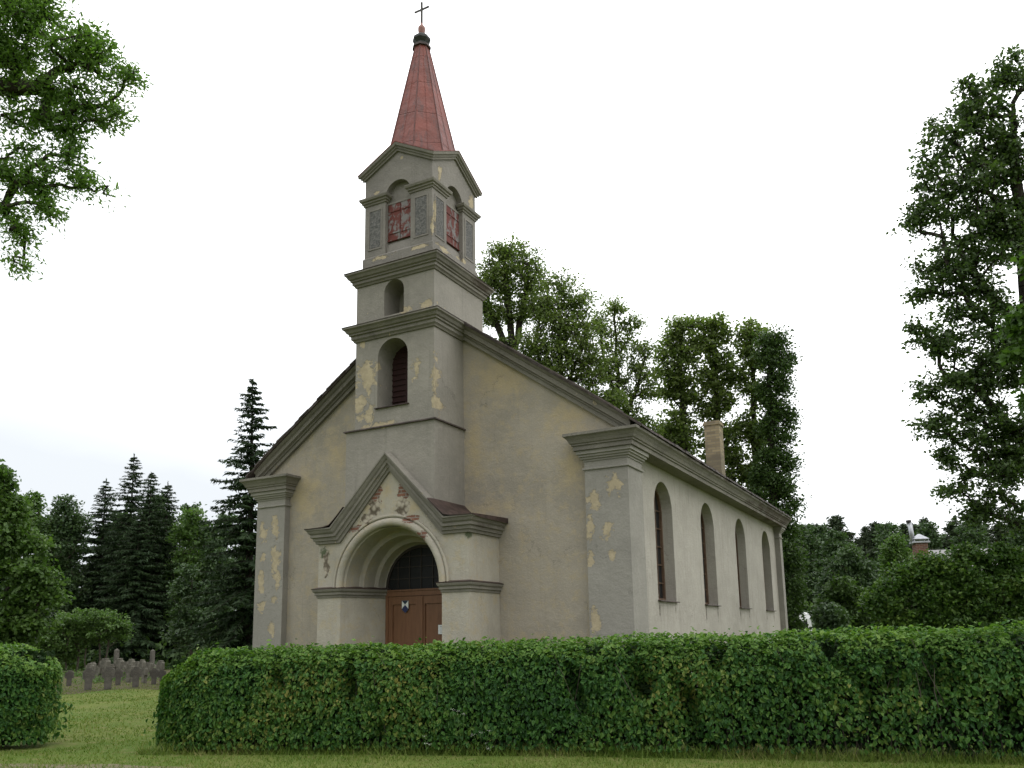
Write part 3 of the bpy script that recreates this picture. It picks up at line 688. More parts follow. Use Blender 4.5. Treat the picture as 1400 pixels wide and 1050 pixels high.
mb.grid([[(DX - r * math.cos(t), y, SPZ + r * math.sin(t)) for t in np.linspace(0, math.pi, 33)] for r, y in ((DR + .01, DY - .07), (DR - .05, DY - .07), (DR - .05, DY - .03))], 0)
mb.build('muntin', simple('black-brown muntin', (0.030, 0.024, 0.020), .6, .3, 8), door)

# ---- shield plate and paper notice on the door
sgn = thing('shield_sign', 'small blue and white shield plate on the brown left door leaf', 'sign', (-0.44, DY - .082, 2.345))
mb = MB(); sw, shh = .088, .135
outl = [(-sw, shh), (sw, shh), (sw, -.045), (sw * .72, -.085), (0, -shh), (-sw * .72, -.085), (-sw, -.045)]
mb.prism([(x * 1.05, 0.006, z * 1.04) for x, z in outl], (0, -.006, 0)); mb.build('plate', simple('sign rim', (.10, .11, .13), .4, .1), sgn)
blue = simple('shield blue', (.018, .025, .085), .35, .08); whit = simple('shield white', (.62, .64, .62), .4, .06); dgr = simple('shield top', (.020, .035, .055), .35, .08)
cz = 0.045
mb = MB()
mb.poly([(-sw, -.002, shh), (sw, -.002, shh), (0, -.002, cz)], 0); mb.poly([(-sw, -.002, -.045), (0, -.002, cz), (sw, -.002, -.045), (sw * .72, -.002, -.085), (0, -.002, -shh), (-sw * .72, -.002, -.085)], 1)
mb.poly([(-sw, -.002, shh), (0, -.002, cz), (-sw, -.002, -.045)], 2); mb.poly([(sw, -.002, shh), (0, -.002, cz), (sw, -.002, -.045)], 2)
mb.build('emblem', [dgr, blue, whit], sgn)
ntc = thing('paper_notice', 'white paper notice pinned to the brown right door leaf', 'notice', (0.60, DY - .079, 1.82))
mb = MB(); mb.box(-.15, .15, -.002, 0, -.10, .10); mb.build('sheet', simple('white paper', (.66, .68, .68), .8, .05), ntc)
mb = MB()
random.seed(5)
for i in range(6):
    L_ = .07 if i == 0 else .09 + random.random() * .03
    mb.box(-.11, -.11 + L_ * 2, -.0034, -.0022, .066 - i * .026 - (.006 if i == 0 else .003), .066 - i * .026 + (.006 if i == 0 else .002))
mb.build('print', simple('faded print', (.25, .26, .28), .8, .1), ntc)

# ================================================================== PLANTS
def unit(a): return a / np.maximum(1e-9, np.linalg.norm(a, axis=-1, keepdims=True))

def leaf_geo(P, N, Ax, size, aspect=0.55, kind='quad', bend=0.12):
    """P centres, N normals, Ax long axis (made orthogonal); returns V, F (all quads)"""
    N = unit(N); Ax = unit(Ax - N * (Ax * N).sum(1, keepdims=True)); S = np.cross(N, Ax)
    L = size[:, None]; W = L * aspect
    if kind == 'quad':
        V = np.stack([P - Ax * L * .5, P + S * W * .5 - N * L * bend * .3, P + Ax * L * .5 - N * L * bend, P - S * W * .5 + N * L * bend * .5], 1)
        F = np.arange(len(P) * 4).reshape(-1, 4)
    elif kind == 'oval':                                     # folded pointed leaf, six vertices, two quads
        V = np.stack([P - Ax * L * .5, P - Ax * L * .18 + S * W * .5 + N * L * .10, P + Ax * L * .18 + S * W * .40 + N * L * .07, P + Ax * L * .55 - N * L * bend,
                      P + Ax * L * .18 - S * W * .40 + N * L * .07, P - Ax * L * .18 - S * W * .5 + N * L * .10], 1)
        b = (np.arange(len(P)) * 6)[:, None]
        F = np.concatenate([b + np.array([[0, 1, 2, 3]]), b + np.array([[0, 3, 4, 5]])], 1).reshape(-1, 4)
    return V.reshape(-1, 3), F

def rnd_dir(n, up=0.0):
    d = RNG.normal(size=(n, 3)); d[:, 2] += up; return unit(d)

def tubes_np(A_, B_, ra, rb, n=5):
    """frustums for all edges at once"""
    T_ = unit(B_ - A_); ref = np.where(np.abs(T_[:, 2:3]) > .9, np.array([[1., 0, 0]]), np.array([[0, 0, 1.]]))
    X = unit(np.cross(T_, ref)); Y = np.cross(T_, X); V = []
    for k in range(n):
        a = 2 * math.pi * k / n; d = X * math.cos(a) + Y * math.sin(a)
        V.append(A_ + d * ra[:, None]); V.append(B_ + d * rb[:, None])
    V = np.stack(V, 1); E = len(A_); b = (np.arange(E) * 2 * n)[:, None]; F = []
    for k in range(n):
        j = (k + 1) % n; F.append(b + np.array([[2 * k, 2 * j, 2 * j + 1, 2 * k + 1]]))
    return V.reshape(-1, 3), np.concatenate(F, 1).reshape(-1, 4)

def make_tree(name, label, cat, trunks, blobs, leaf, bark, group=None, nclus=220, nleaf=90, lsize=0.16, crad=0.55, rtrunk=0.25, aspect=0.6, kind='quad', flat=0.55, rise=0.5, droop=0.0, twig=0.012, shell=0.5, step=0.5):
    """trunks: list of polylines (world); blobs: (centre, radii, weight). Limbs grow from the trunks to leaf clusters spread through the blobs."""
    nclus, crad, nleaf = int(nclus * 2.1), crad * .70, int(nleaf * .55)          # many small sprays rather than few big clumps
    base = np.array(trunks[0][0], float); root = thing(name, label, cat, base, 0, group)
    pos, par = [], []
    for tr in trunks:
        tr = [np.array(p, float) for p in tr]; last = -1
        for a, b in zip(tr[:-1], tr[1:]):
            m = max(1, int(np.linalg.norm(b - a) / .5))
            for i in range(m):
                p = a + (b - a) * i / m + (RNG.normal(size=3) * [.04, .04, 0] if i else 0)
                pos.append(p); par.append(last); last = len(pos) - 1
        pos.append(tr[-1]); par.append(last)
    ws = np.array([b[2] for b in blobs], float); ws /= ws.sum(); pts = []; dens = []
    for (c, r, w_), f in zip(blobs, ws):
        k = max(2, int(round(nclus * f))); d = rnd_dir(k) * (RNG.random(k) ** shell)[:, None]
        pts.append(np.array(c) + d * np.array(r))
    pts = np.concatenate(pts); pts = pts[pts[:, 2] > 0.25]
    tp = np.array(pos); dd = np.array([np.min(np.linalg.norm(tp - p, axis=1)) for p in pts]); pts = pts[np.argsort(dd)]
    cap = len(pos) + len(pts) * 14; PA = np.zeros((cap, 3)); PA[:len(pos)] = tp; n = len(pos); par = par + [0] * (cap - n)
    ends = []; NB = np.zeros(cap)
    for p in pts:
        d = PA[:n] - p; hd = np.hypot(d[:, 0], d[:, 1]); ds = np.linalg.norm(d, axis=1)
        j = int(np.argmin(ds + 1.6 * np.maximum(0, d[:, 2] + rise * hd)))
        q = PA[j]; L = np.linalg.norm(p - q); m = int(min(12, max(2, L / step)))
        ctrl = (q + p) / 2 + np.array([0, 0, -0.12 * L if droop <= 0 else .18 * L]) + RNG.normal(size=3) * L * .07
        prev = j
        for i in range(1, m + 1):
            t = i / m; x = q * (1 - t) ** 2 + ctrl * 2 * t * (1 - t) + p * t * t
            if i < m: x = x + RNG.normal(size=3) * L * .015
            PA[n] = x; par[n] = prev; prev = n; n += 1
        ends.append(prev)
    cnt = np.zeros(n)
    for e_ in ends: cnt[e_] += 1
    for i in range(n - 1, -1, -1):
        if par[i] >= 0: cnt[par[i]] += cnt[i]
    tot = max(1, cnt.max()); rad = np.maximum(twig, rtrunk * (cnt / tot) ** .5)
    # keep the trunk tapering even where no limb leaves it
    idx = np.array([i for i in range(n) if par[i] >= 0]); pi = np.array([par[i] for i in idx])
    V, F = tubes_np(PA[pi] - base, PA[idx] - base, np.minimum(rad[pi], rad[idx] * 1.5), rad[idx], 6)
    tk = np_mesh('trunk', V, F, bark, root, True)
    E_ = PA[np.array(ends)]; par_e = PA[np.array([par[e_] for e_ in ends])]
    K = len(E_); rs = crad * (0.6 + .8 * RNG.random(K)); cn_ = np.maximum(6, (nleaf * (0.45 + 1.1 * RNG.random(K))).astype(int))
    rep = np.repeat(np.arange(K), cn_); M = len(rep)
    off = rnd_dir(M) * (RNG.random(M) ** .55)[:, None]; off[:, 2] *= flat
    dirs = unit(E_ - par_e); P = E_[rep] + off * rs[rep][:, None] - dirs[rep] * (RNG.random(M) * .7 * rs[rep])[:, None]
    P[:, 2] -= droop * (np.linalg.norm(off[:, :2], axis=1) ** 1.5) * rs[rep]
    N = rnd_dir(M, 0.9); Ax = unit(off + dirs[rep] * .4 + RNG.normal(size=(M, 3)) * .5 - np.array([0, 0, .35]))
    sz = lsize * (0.6 + .8 * RNG.random(M)); ok = P[:, 2] > 0.08
    V, F = leaf_geo(P[ok] - base, N[ok], Ax[ok], sz[ok], aspect, kind)
    np_mesh('crown', V, F, leaf, root)
    return root

def px_blobs(lst, D, dz=0.85):
    """blobs given where they stand: bearing, elevation and size at distance D -> world ellipsoids"""
    out = []
    for b in lst:
        u, v, ru, rv = b[:4]; w_ = b[4] if len(b) > 4 else ru * rv; dd = b[5] if len(b) > 5 else 0
        c = at(u, v, D + dd); k = (D + dd) / FPX
        out.append((c, (ru * k * .95, ru * k * dz, rv * k), w_))
    return out

def gnd(u, D):
    """ground point on bearing u at distance D"""
    a, b = at(u, 800, D), at(u, 900, D); t = a[2] / (a[2] - b[2]); p = a + (b - a) * t; p[2] = 0; return p

L_maple = leaf_mat('lime tree leaves', [(0.075, 0.115, 0.032), (0.105, 0.15, 0.042), (0.135, 0.18, 0.055), (0.17, 0.21, 0.075)], transl=.45)
L_ivy = leaf_mat('ivy leaves', [(0.030, 0.058, 0.018), (0.048, 0.086, 0.024), (0.075, 0.125, 0.034)], .45, .32, .25)
L_ash = leaf_mat('ash leaves', [(0.065, 0.13, 0.024), (0.095, 0.175, 0.034), (0.14, 0.225, 0.05)], transl=.5)
L_rtree = leaf_mat('elm leaves', [(0.042, 0.075, 0.026), (0.06, 0.10, 0.032), (0.09, 0.14, 0.042)], transl=.4)
L_bright = leaf_mat('bright green leaves', [(0.045, 0.095, 0.02), (0.065, 0.125, 0.025), (0.09, 0.155, 0.035)], transl=.35)
L_birch = leaf_mat('birch leaves', [(0.045, 0.09, 0.02), (0.07, 0.13, 0.03), (0.11, 0.175, 0.045)], transl=.35)
L_bush = leaf_mat('lilac leaves', [(0.028, 0.066, 0.014), (0.045, 0.098, 0.018), (0.075, 0.14, 0.026), (0.14, 0.21, 0.04)], transl=.3)
L_grey = leaf_mat('grey green leaves', [(0.034, 0.066, 0.028), (0.052, 0.092, 0.036), (0.075, 0.12, 0.045)], transl=.25)
L_spruce = leaf_mat('spruce needles', [(0.015, 0.031, 0.012), (0.024, 0.046, 0.017), (0.040, 0.068, 0.024)], .6, .1, .2)
L_pine = leaf_mat('pine needles', [(0.026, 0.042, 0.020), (0.040, 0.060, 0.028), (0.056, 0.08, 0.036)], .6, .1, .2)
L_hedge = leaf_mat('hedge leaves', [(0.014, 0.048, 0.012), (0.023, 0.072, 0.014), (0.034, 0.098, 0.017), (0.055, 0.128, 0.02), (0.085, 0.15, 0.025), (0.20, 0.19, 0.045)], .5, .22, .22, pos=.8)
L_young_lit = leaf_mat('young sky-lit hedge top leaves', [(0.06, 0.135, 0.024), (0.10, 0.19, 0.035), (0.16, 0.25, 0.05)], .5, .3, .22)  # young growth, plus sky light painted into the hedge-top leaf colour
L_inner_shade = leaf_mat('shade-dark inner hedge leaves', [(0.012, 0.030, 0.010), (0.022, 0.042, 0.012)], .6, .08, .15)  # inner leaves coloured dark to paint in the shade inside the hedge
K_dark = bark_mat('dark bark', (0.055, 0.048, 0.040)); K_grey = bark_mat('grey bark', (0.12, 0.105, 0.085)); K_pine = bark_mat('pine bark', (0.16, 0.085, 0.05))

# ---- clipped hedges
def hedge(name, label, path, hfun, hw, leaf, n_leaf, ends=(0.7, 0.7), lsize=0.075, seed=1, sparse=None):
    rg = np.random.default_rng(seed)
    P = np.array(path, float); seg = np.linalg.norm(np.diff(P, axis=0), axis=1); cum = np.r_[0, np.cumsum(seg)]; LN = cum[-1]
    mid = P.mean(0); root = thing(name, label, 'hedge', (P[0, 0], P[0, 1], 0)); base = np.array([P[0, 0], P[0, 1], 0])
    def frame(s):
        i = np.clip(np.searchsorted(cum, s, side='right') - 1, 0, len(seg) - 1); t = (s - cum[i]) / seg[i]
        c = P[i] + (P[i + 1] - P[i]) * t[:, None]; d = (P[i + 1] - P[i]) / seg[i][:, None]
        return c, d, np.stack([-d[:, 1], d[:, 0]], 1)              # centre, along, back-pointing normal
    n = int(n_leaf); s = rg.random(n) * LN
    ne = int(n * .08)
    for k, (s0, sg) in enumerate(((0, 1), (LN, -1))):              # more leaves on the rounded ends
        if ends[k] > 0: s[k * ne:(k + 1) * ne] = s0 + sg * ends[k] * rg.random(ne) ** 2.2
    rad = np.ones(n); hh = np.ones(n)
    for k, q in enumerate((s, LN - s)):
        if ends[k] > 0:
            t = np.clip(1 - q / ends[k], 0, 1); rad *= np.sqrt(np.clip(1 - t ** 2, 0.02, 1)); hh *= 1 - .26 * t ** 2
    c, d, nb = frame(s); H = np.array([hfun(x) for x in s]) * hh
    # cross-section: superellipse arc from the front foot over the top to the back foot
    r = rg.random(n); th = np.where(r < .60, rg.random(n) * .5 * math.pi, np.where(r < .86, (.22 + .56 * rg.random(n)) * math.pi, (.5 + .5 * rg.random(n)) * math.pi))
    th = np.where(r < .60, np.arcsin(np.clip(rg.random(n) ** 1.0, 0, 1) ** 1.7 * .995 + .004), th)
    pw = .52; cx = -np.sign(np.cos(th)) * np.abs(np.cos(th)) ** pw; cz = np.abs(np.sin(th)) ** pw
    nx = -np.sign(np.cos(th)) * np.abs(np.cos(th)) ** (2 - pw) ; nz = np.abs(np.sin(th)) ** (2 - pw)
    ln = np.hypot(nx, nz); nx /= ln; nz /= ln
    bump = np.array([mnoise.noise((a * 1.4, b * 1.4, seed)) * .075 + mnoise.noise((a * 4.5, b * 4.5, seed + 5)) * .055 for a, b in zip(s, cz * H + cx)])
    dep = rg.exponential(.085, n); dep = np.where(rg.random(n) < .24, rg.random(n) * .7, dep)
    hole = np.array([mnoise.noise((a * 2.6, b * 1.5, seed + 11)) for a, b in zip(s, cz * H)])
    thr = np.where((s > 6.5) & (seed == 1), .10, .42); dep += np.where((hole > thr) & (th < 1.2), (hole - thr) * .9, 0)
    lat = cx * hw * rad + (bump - dep) * nx; z = cz * H + (bump - dep) * nz
    shoots = rg.random(n) < .035; z = np.where(shoots & (nz > .7), z + rg.random(n) ** 1.5 * .12, z)
    al = np.zeros(n)
    for k, (q, sg) in enumerate(((s, -1), (LN - s, 1))):
        if ends[k] > 0: al += sg * np.clip(1 - q / ends[k], 0, 1) ** 1.2
    keep = z > .05
    if sparse is not None:
        keep &= (rg.random(n) < np.array([sparse(a, b / h_) for a, b, h_ in zip(s, z, H)])) | (th > 1.2)
    keep &= ~((z < .22) & (rg.random(n) < .55))
    X = np.concatenate([c + nb * lat[:, None], z[:, None]], 1)
    N = np.concatenate([nb * (nx * (1 - np.abs(al) * .6))[:, None] + d * al[:, None], nz[:, None]], 1)
    Nj = unit(N * .85 + np.array([0, 0, .22]) + rg.normal(size=(n, 3)) * .45)
    Ax = N * .55 + np.array([0, 0, -.75]) + rg.normal(size=(n, 3)) * .45; Ax[nz > .75] += rg.normal(size=((nz > .75).sum(), 3)) * 1.0
    sz = lsize * (.4 + 1.05 * rg.random(n) ** 1.3)
    V, F = leaf_geo(X[keep] - base, Nj[keep], Ax[keep], sz[keep], .62, 'oval')
    fi = np.repeat(np.where((nz[keep] > .72) & (dep[keep] < .12) & (rg.random(keep.sum()) < .8), 1, 0), 2)  # upward-facing outer leaves take the colour with sky light painted in
    # dense inside: leaves with the shade painted into their dark colour
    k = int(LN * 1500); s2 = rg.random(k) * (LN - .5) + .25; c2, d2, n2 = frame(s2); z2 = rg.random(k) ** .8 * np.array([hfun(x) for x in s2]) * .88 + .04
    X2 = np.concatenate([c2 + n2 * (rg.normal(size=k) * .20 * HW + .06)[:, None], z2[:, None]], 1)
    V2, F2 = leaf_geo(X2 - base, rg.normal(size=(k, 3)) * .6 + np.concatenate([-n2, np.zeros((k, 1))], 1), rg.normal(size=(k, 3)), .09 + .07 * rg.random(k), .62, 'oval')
    np_mesh('foliage', np.concatenate([V, V2]), np.concatenate([F, F2 + len(V)]), [leaf, L_young_lit, L_inner_shade], root, False, np.r_[fi, np.full(len(F2), 2)])
    # stems
    m = int(LN * 16); ss = rg.random(m) * (LN - 2.6) + 1.3; cc, dd_, nn = frame(ss); A_, B_, ra, rb = [], [], [], []
    for i in range(m):
        o = (rg.random() * 1.2 - .85) * hw * .8; p = np.array([*(cc[i] + nn[i] * o), 0]); hgt = hfun(ss[i]) * (.6 + .35 * rg.random()); rr = .006 + .008 * rg.random()
        q = p.copy(); k = 4
        dr = np.array([*(dd_[i] * rg.normal() * .25 + nn[i] * rg.normal() * .2), 1.0])
        for j in range(k):
            nq = q + dr * hgt / k + np.array([*(rg.normal(size=2) * .03), 0]); A_.append(q); B_.append(nq); ra.append(rr * (1 - j * .18)); rb.append(rr * (1 - (j + 1) * .18)); q = nq
    V, F = tubes_np(np.array(A_) - base, np.array(B_) - base, np.array(ra), np.array(rb), 5)
    np_mesh('stems', V, F, K_grey, root, True)
    return root

HW = 0.72
def off_path(pts, o):
    pts = np.array(pts, float); out = []
    for i in range(len(pts)):
        d = unit(pts[min(i + 1, len(pts) - 1)] - pts[max(i - 1, 0)]); out.append(pts[i] + np.array([-d[1], d[0]]) * o)
    return out
main_path = off_path([(-0.42, -7.02), (2.9, -5.72), (5.9, -4.72), (8.6, -4.05), (11.2, -3.40), (15.5, -2.2)], HW)
def h_main(s): return float(np.interp(s, [0, .7, 3, 6.2, 9, 11.6, 14, 17], [1.42, 1.54, 1.56, 1.60, 1.64, 1.67, 1.74, 1.78])) + .04 * mnoise.noise((s * 1.1, 0, 0)) + .03 * mnoise.noise((s * 3.5, 1, 0))
def sparse_main(s, zr):
    if s < 6.5: return 1.0
    k = min(1, (s - 6.5) / 3.0); return 1 - k * (.34 if zr < .62 else .05) - k * (.2 if zr < .35 else 0)
hedge('hedge', 'long clipped leafy green hedge in front of the church', main_path, h_main, HW, L_hedge, 116000, (1.35, 0), 0.066, 1, sparse_main)
left_path = off_path([(-9.5, -9.9), (-5.2, -8.5), (-2.44, -7.60)], HW)
hedge('hedge', 'rounded end of a clipped hedge at the left, beyond the lawn gap', left_path, lambda s: 1.68 + .05 * mnoise.noise((s, 4, 0)), HW + .08, L_hedge, 44000, (0, 1.0), 0.066, 4)

# ---- overhanging ash, top left
D = 13.5
make_tree('ash_tree', 'ash tree with bright green leafy branches hanging in at the upper left', 'tree',
    [[gnd(-330, D), at(-320, 500, D), at(-270, 250, D), at(-200, 60, D), at(-180, -150, D)], [at(-270, 250, D), at(-130, 150, D), at(0, 118, D), at(60, 120, D)], [at(-290, 330, D), at(-120, 290, D), at(-20, 245, D)], [at(-200, 60, D), at(-60, 10, D), at(30, -10, D)]],
    px_blobs([(40, 35, 62, 34), (100, 65, 50, 34), (150, 85, 38, 28), (185, 100, 22, 20), (168, 148, 24, 18), (120, 130, 42, 24), (70, 120, 40, 24), (30, 80, 40, 30), (100, 175, 24, 14), (150, 165, 14, 12),
              (95, 215, 34, 22), (110, 245, 34, 18), (140, 262, 16, 10), (60, 250, 40, 26), (20, 230, 34, 34), (60, 160, 34, 22), (130, 150, 30, 20), (20, 120, 30, 30), (90, 180, 22, 16), (5, 60, 40, 40), (60, 15, 44, 24), (130, 55, 30, 22), (25, 165, 26, 20), (75, 285, 34, 18), (30, 320, 24, 26), (28, 362, 18, 16), (10, 285, 24, 26), (45, 200, 22, 14),
              (-60, 60, 70, 70), (-80, 200, 60, 80), (-120, -60, 120, 60), (20, -40, 70, 40)], D, 1.0),
    L_ash, K_dark, nclus=400, nleaf=92, lsize=.088, crad=.40, rtrunk=.15, aspect=.33, flat=.75, rise=.1, droop=.25, twig=.006, shell=.6, step=.35)

# ---- big tree at the right edge
D = 22
make_tree('elm_tree', 'tall broad dark green tree cut by the right picture edge', 'tree',
    [[gnd(1440, D), at(1436, 700, D), at(1420, 560, D), at(1405, 420, D), at(1395, 280, D), at(1385, 160, D)], [at(1430, 640, D), at(1370, 570, D), at(1320, 515, D)], [at(1420, 480, D), at(1370, 420, D), at(1330, 370, D)], [at(1440, 720, D), at(1490, 500, D), at(1510, 300, D)]],
    px_blobs([(1378, 105, 30, 40), (1330, 150, 40, 40), (1290, 185, 28, 36), (1370, 200, 50, 60), (1310, 250, 55, 50), (1265, 280, 24, 40), (1350, 320, 60, 60), (1285, 360, 42, 50), (1262, 400, 20, 25), (1330, 420, 55, 50), (1285, 465, 36, 36), (1355, 500, 55, 45),
              (1300, 525, 45, 30), (1275, 580, 26, 26), (1330, 580, 55, 40), (1290, 625, 26, 22), (1345, 650, 55, 40), (1330, 695, 30, 20), (1385, 700, 30, 26), (1400, 600, 50, 60), (1480, 200, 70, 110), (1500, 450, 80, 130), (1490, 650, 70, 60), (1440, 90, 40, 40), (1250, 300, 14, 26), (1252, 450, 14, 26), (1262, 530, 18, 20), (1300, 668, 26, 14), (1345, 705, 26, 14), (1262, 225, 16, 26), (1320, 120, 20, 20), (1372, 300, 30, 60), (1375, 480, 30, 60), (1375, 620, 30, 50)], D, 0.8),
    L_rtree, K_dark, nclus=1050, nleaf=64, lsize=.108, crad=.52, rtrunk=.24, aspect=.62, flat=.5, rise=.25, droop=.3, twig=.010, shell=.5, step=.4)
D = 17
make_tree('maple_tree', 'brighter green leaves of a nearer tree at the right edge', 'tree',
    [[gnd(1580, D), at(1570, 600, D), at(1540, 450, D), at(1500, 330, D)], [at(1560, 540, D), at(1460, 470, D), at(1410, 450, D)], [at(1540, 450, D), at(1450, 370, D), at(1412, 360, D)]],
    px_blobs([(1402, 355, 16, 20), (1404, 420, 20, 18), (1392, 452, 20, 14), (1384, 478, 16, 10), (1410, 490, 20, 30), (1405, 545, 14, 16), (1450, 420, 40, 70), (1480, 330, 50, 60), (1530, 420, 70, 110)], D, .9),
    L_bright, K_grey, nclus=150, nleaf=70, lsize=.15, crad=.40, rtrunk=.18, aspect=.7, rise=.2, droop=.4, twig=.008)

# ---- trees standing behind the church
def bt(label, D, trunks, blobs, leaf=None, name='lime_tree', **k):
    kw = dict(nclus=280, nleaf=66, lsize=.115, crad=.68, rtrunk=.15, aspect=.65, flat=.55, rise=.7, twig=.013, shell=.5); kw.update(k)
    kw['lsize'] = min(kw['lsize'], .15); kw['nleaf'] = int(kw['nleaf'] * (1.05 if leaf is None else 1)); kw['nclus'] = int(kw['nclus'] * 1.0)
    tr = [[gnd(*t[0]) if len(t[0]) == 2 else at(t[0][0], t[0][1], t[0][2])] + [at(u, v, D) for u, v in t[1:]] for t in trunks]
    return make_tree(name, label, 'tree', tr, px_blobs([(b[0], b[1], b[2] * 1.16, b[3] * 1.08) for b in blobs], D, .9), leaf or L_maple, kw.pop('bark', K_dark), **kw)
D = 36
bt('tallest open-crowned tree beside the tower, behind the nave roof', D, [[(705, D), (704, 560), (700, 470), (694, 400), (690, 340)], [(703, 480, D), (716, 420), (722, 370)], [(702, 500, D), (682, 450), (668, 410)], [(703, 540, D), (730, 470), (742, 420)]],
   [(690, 345, 26, 22), (718, 355, 22, 24), (672, 375, 20, 26), (700, 385, 30, 26), (735, 385, 20, 20), (668, 425, 18, 26), (726, 425, 26, 20), (690, 425, 22, 18), (680, 470, 18, 12), (645, 400, 20, 30)], nclus=250, nleaf=54)
D = 35
bt('round-topped tree with thick crown in the middle behind the nave roof', D, [[(768, D), (770, 600), (768, 520), (765, 450), (768, 395)], [(769, 560, D), (740, 500), (728, 460)], [(769, 540, D), (795, 480), (805, 430)]],
   [(768, 388, 22, 18), (742, 410, 22, 20), (790, 412, 24, 20), (765, 432, 36, 24), (735, 470, 32, 26), (790, 460, 36, 28), (760, 495, 40, 30), (810, 500, 30, 28), (735, 515, 30, 22), (790, 545, 40, 26), (835, 545, 20, 24), (760, 560, 30, 24)], nclus=340, nleaf=66)
D = 37
bt('smaller tree with slanting branches right of the round-topped one', D, [[(848, D), (848, 650), (845, 560), (842, 480), (840, 425)], [(846, 590, D), (872, 530), (882, 490)], [(846, 560, D), (825, 490), (822, 440)]],
   [(838, 422, 20, 16), (862, 440, 16, 16), (822, 440, 18, 18), (845, 470, 28, 22), (880, 478, 14, 18), (870, 510, 24, 20), (825, 500, 24, 22), (852, 540, 26, 22), (890, 530, 12, 20), (868, 575, 24, 22), (835, 580, 26, 20), (890, 590, 18, 20), (850, 610, 34, 20)], nclus=260, nleaf=54)
D = 38
bt('slim tall tree with a straight trunk, left of the roof chimney', D, [[(938, D), (937, 640), (934, 560), (930, 480), (932, 440)]],
   [(925, 445, 16, 14), (948, 442, 16, 14), (912, 468, 18, 18), (935, 475, 24, 20), (958, 470, 12, 16), (908, 500, 20, 22), (940, 510, 26, 22), (915, 535, 24, 16), (948, 545, 20, 16), (925, 575, 30, 18), (905, 590, 20, 18), (940, 605, 28, 20), (915, 625, 26, 20)], rtrunk=.2, rise=.25, nclus=230, nleaf=52, lsize=.18)
bt('slim tall tree directly behind the roof chimney', D, [[(986, D), (982, 660), (979, 560), (976, 480), (977, 445)]],
   [(975, 440, 16, 12), (990, 455, 14, 16), (968, 465, 14, 16), (982, 490, 22, 20), (1000, 510, 12, 18), (972, 520, 16, 20), (990, 545, 20, 18), (965, 560, 16, 18), (985, 590, 24, 20), (1000, 620, 18, 22), (970, 630, 20, 20), (990, 655, 24, 20), (1012, 580, 8, 20)], rtrunk=.2, rise=.25, nclus=210, nleaf=54, lsize=.18)
bt('thin tree with a bare trunk between the chimney and the ivy column', D, [[(1036, D), (1033, 640), (1030, 560), (1029, 500), (1028, 450)]],
   [(1024, 450, 16, 12), (1040, 455, 14, 14), (1015, 475, 12, 16), (1034, 490, 20, 20), (1018, 520, 12, 18), (1038, 540, 16, 20), (1022, 585, 14, 22), (1040, 600, 16, 26), (1020, 640, 16, 22), (1040, 660, 20, 24)], rtrunk=.17, rise=.25, nclus=170, nleaf=52, lsize=.17)
D = 36
bt('dense dark ivy-clad column of a tree beside the rear corner of the church', D, [[(1062, D), (1058, 760), (1055, 640), (1053, 540), (1052, 470)]],
   [(1052, 460, 11, 10), (1070, 466, 12, 12), (1046, 482, 9, 12), (1078, 492, 8, 12), (1060, 500, 15, 16), (1074, 524, 10, 14), (1046, 530, 9, 14), (1060, 552, 14, 16), (1078, 562, 8, 16), (1050, 585, 12, 16), (1072, 596, 13, 16), (1056, 622, 18, 16), (1080, 632, 9, 18), (1040, 650, 14, 14), (1064, 662, 18, 18),
    (1030, 682, 16, 14), (1082, 684, 10, 18), (1052, 702, 22, 18), (1028, 716, 12, 16), (1078, 726, 14, 18), (1056, 748, 24, 20), (1088, 760, 9, 20), (1066, 786, 20, 20), (1092, 800, 8, 18), (1076, 824, 18, 20), (1060, 845, 24, 20), (1088, 846, 8, 16)],
   leaf=L_ivy, name='ivy_covered_tree', nclus=300, nleaf=135, lsize=.12, crad=.70, rtrunk=.3, rise=.1, flat=.8, shell=.35)

D = 43
bt('low dense tree filling the gap over the roof edge, left of the slim tall trees', D, [[(880, D), (880, 700), (878, 600)]],
   [(872, 590, 16, 14), (890, 605, 16, 14), (862, 612, 18, 16), (880, 630, 24, 16), (905, 632, 18, 16), (850, 640, 18, 18), (895, 655, 26, 18), (920, 655, 18, 18), (870, 660, 24, 18)], nclus=170, nleaf=80, rtrunk=.1)
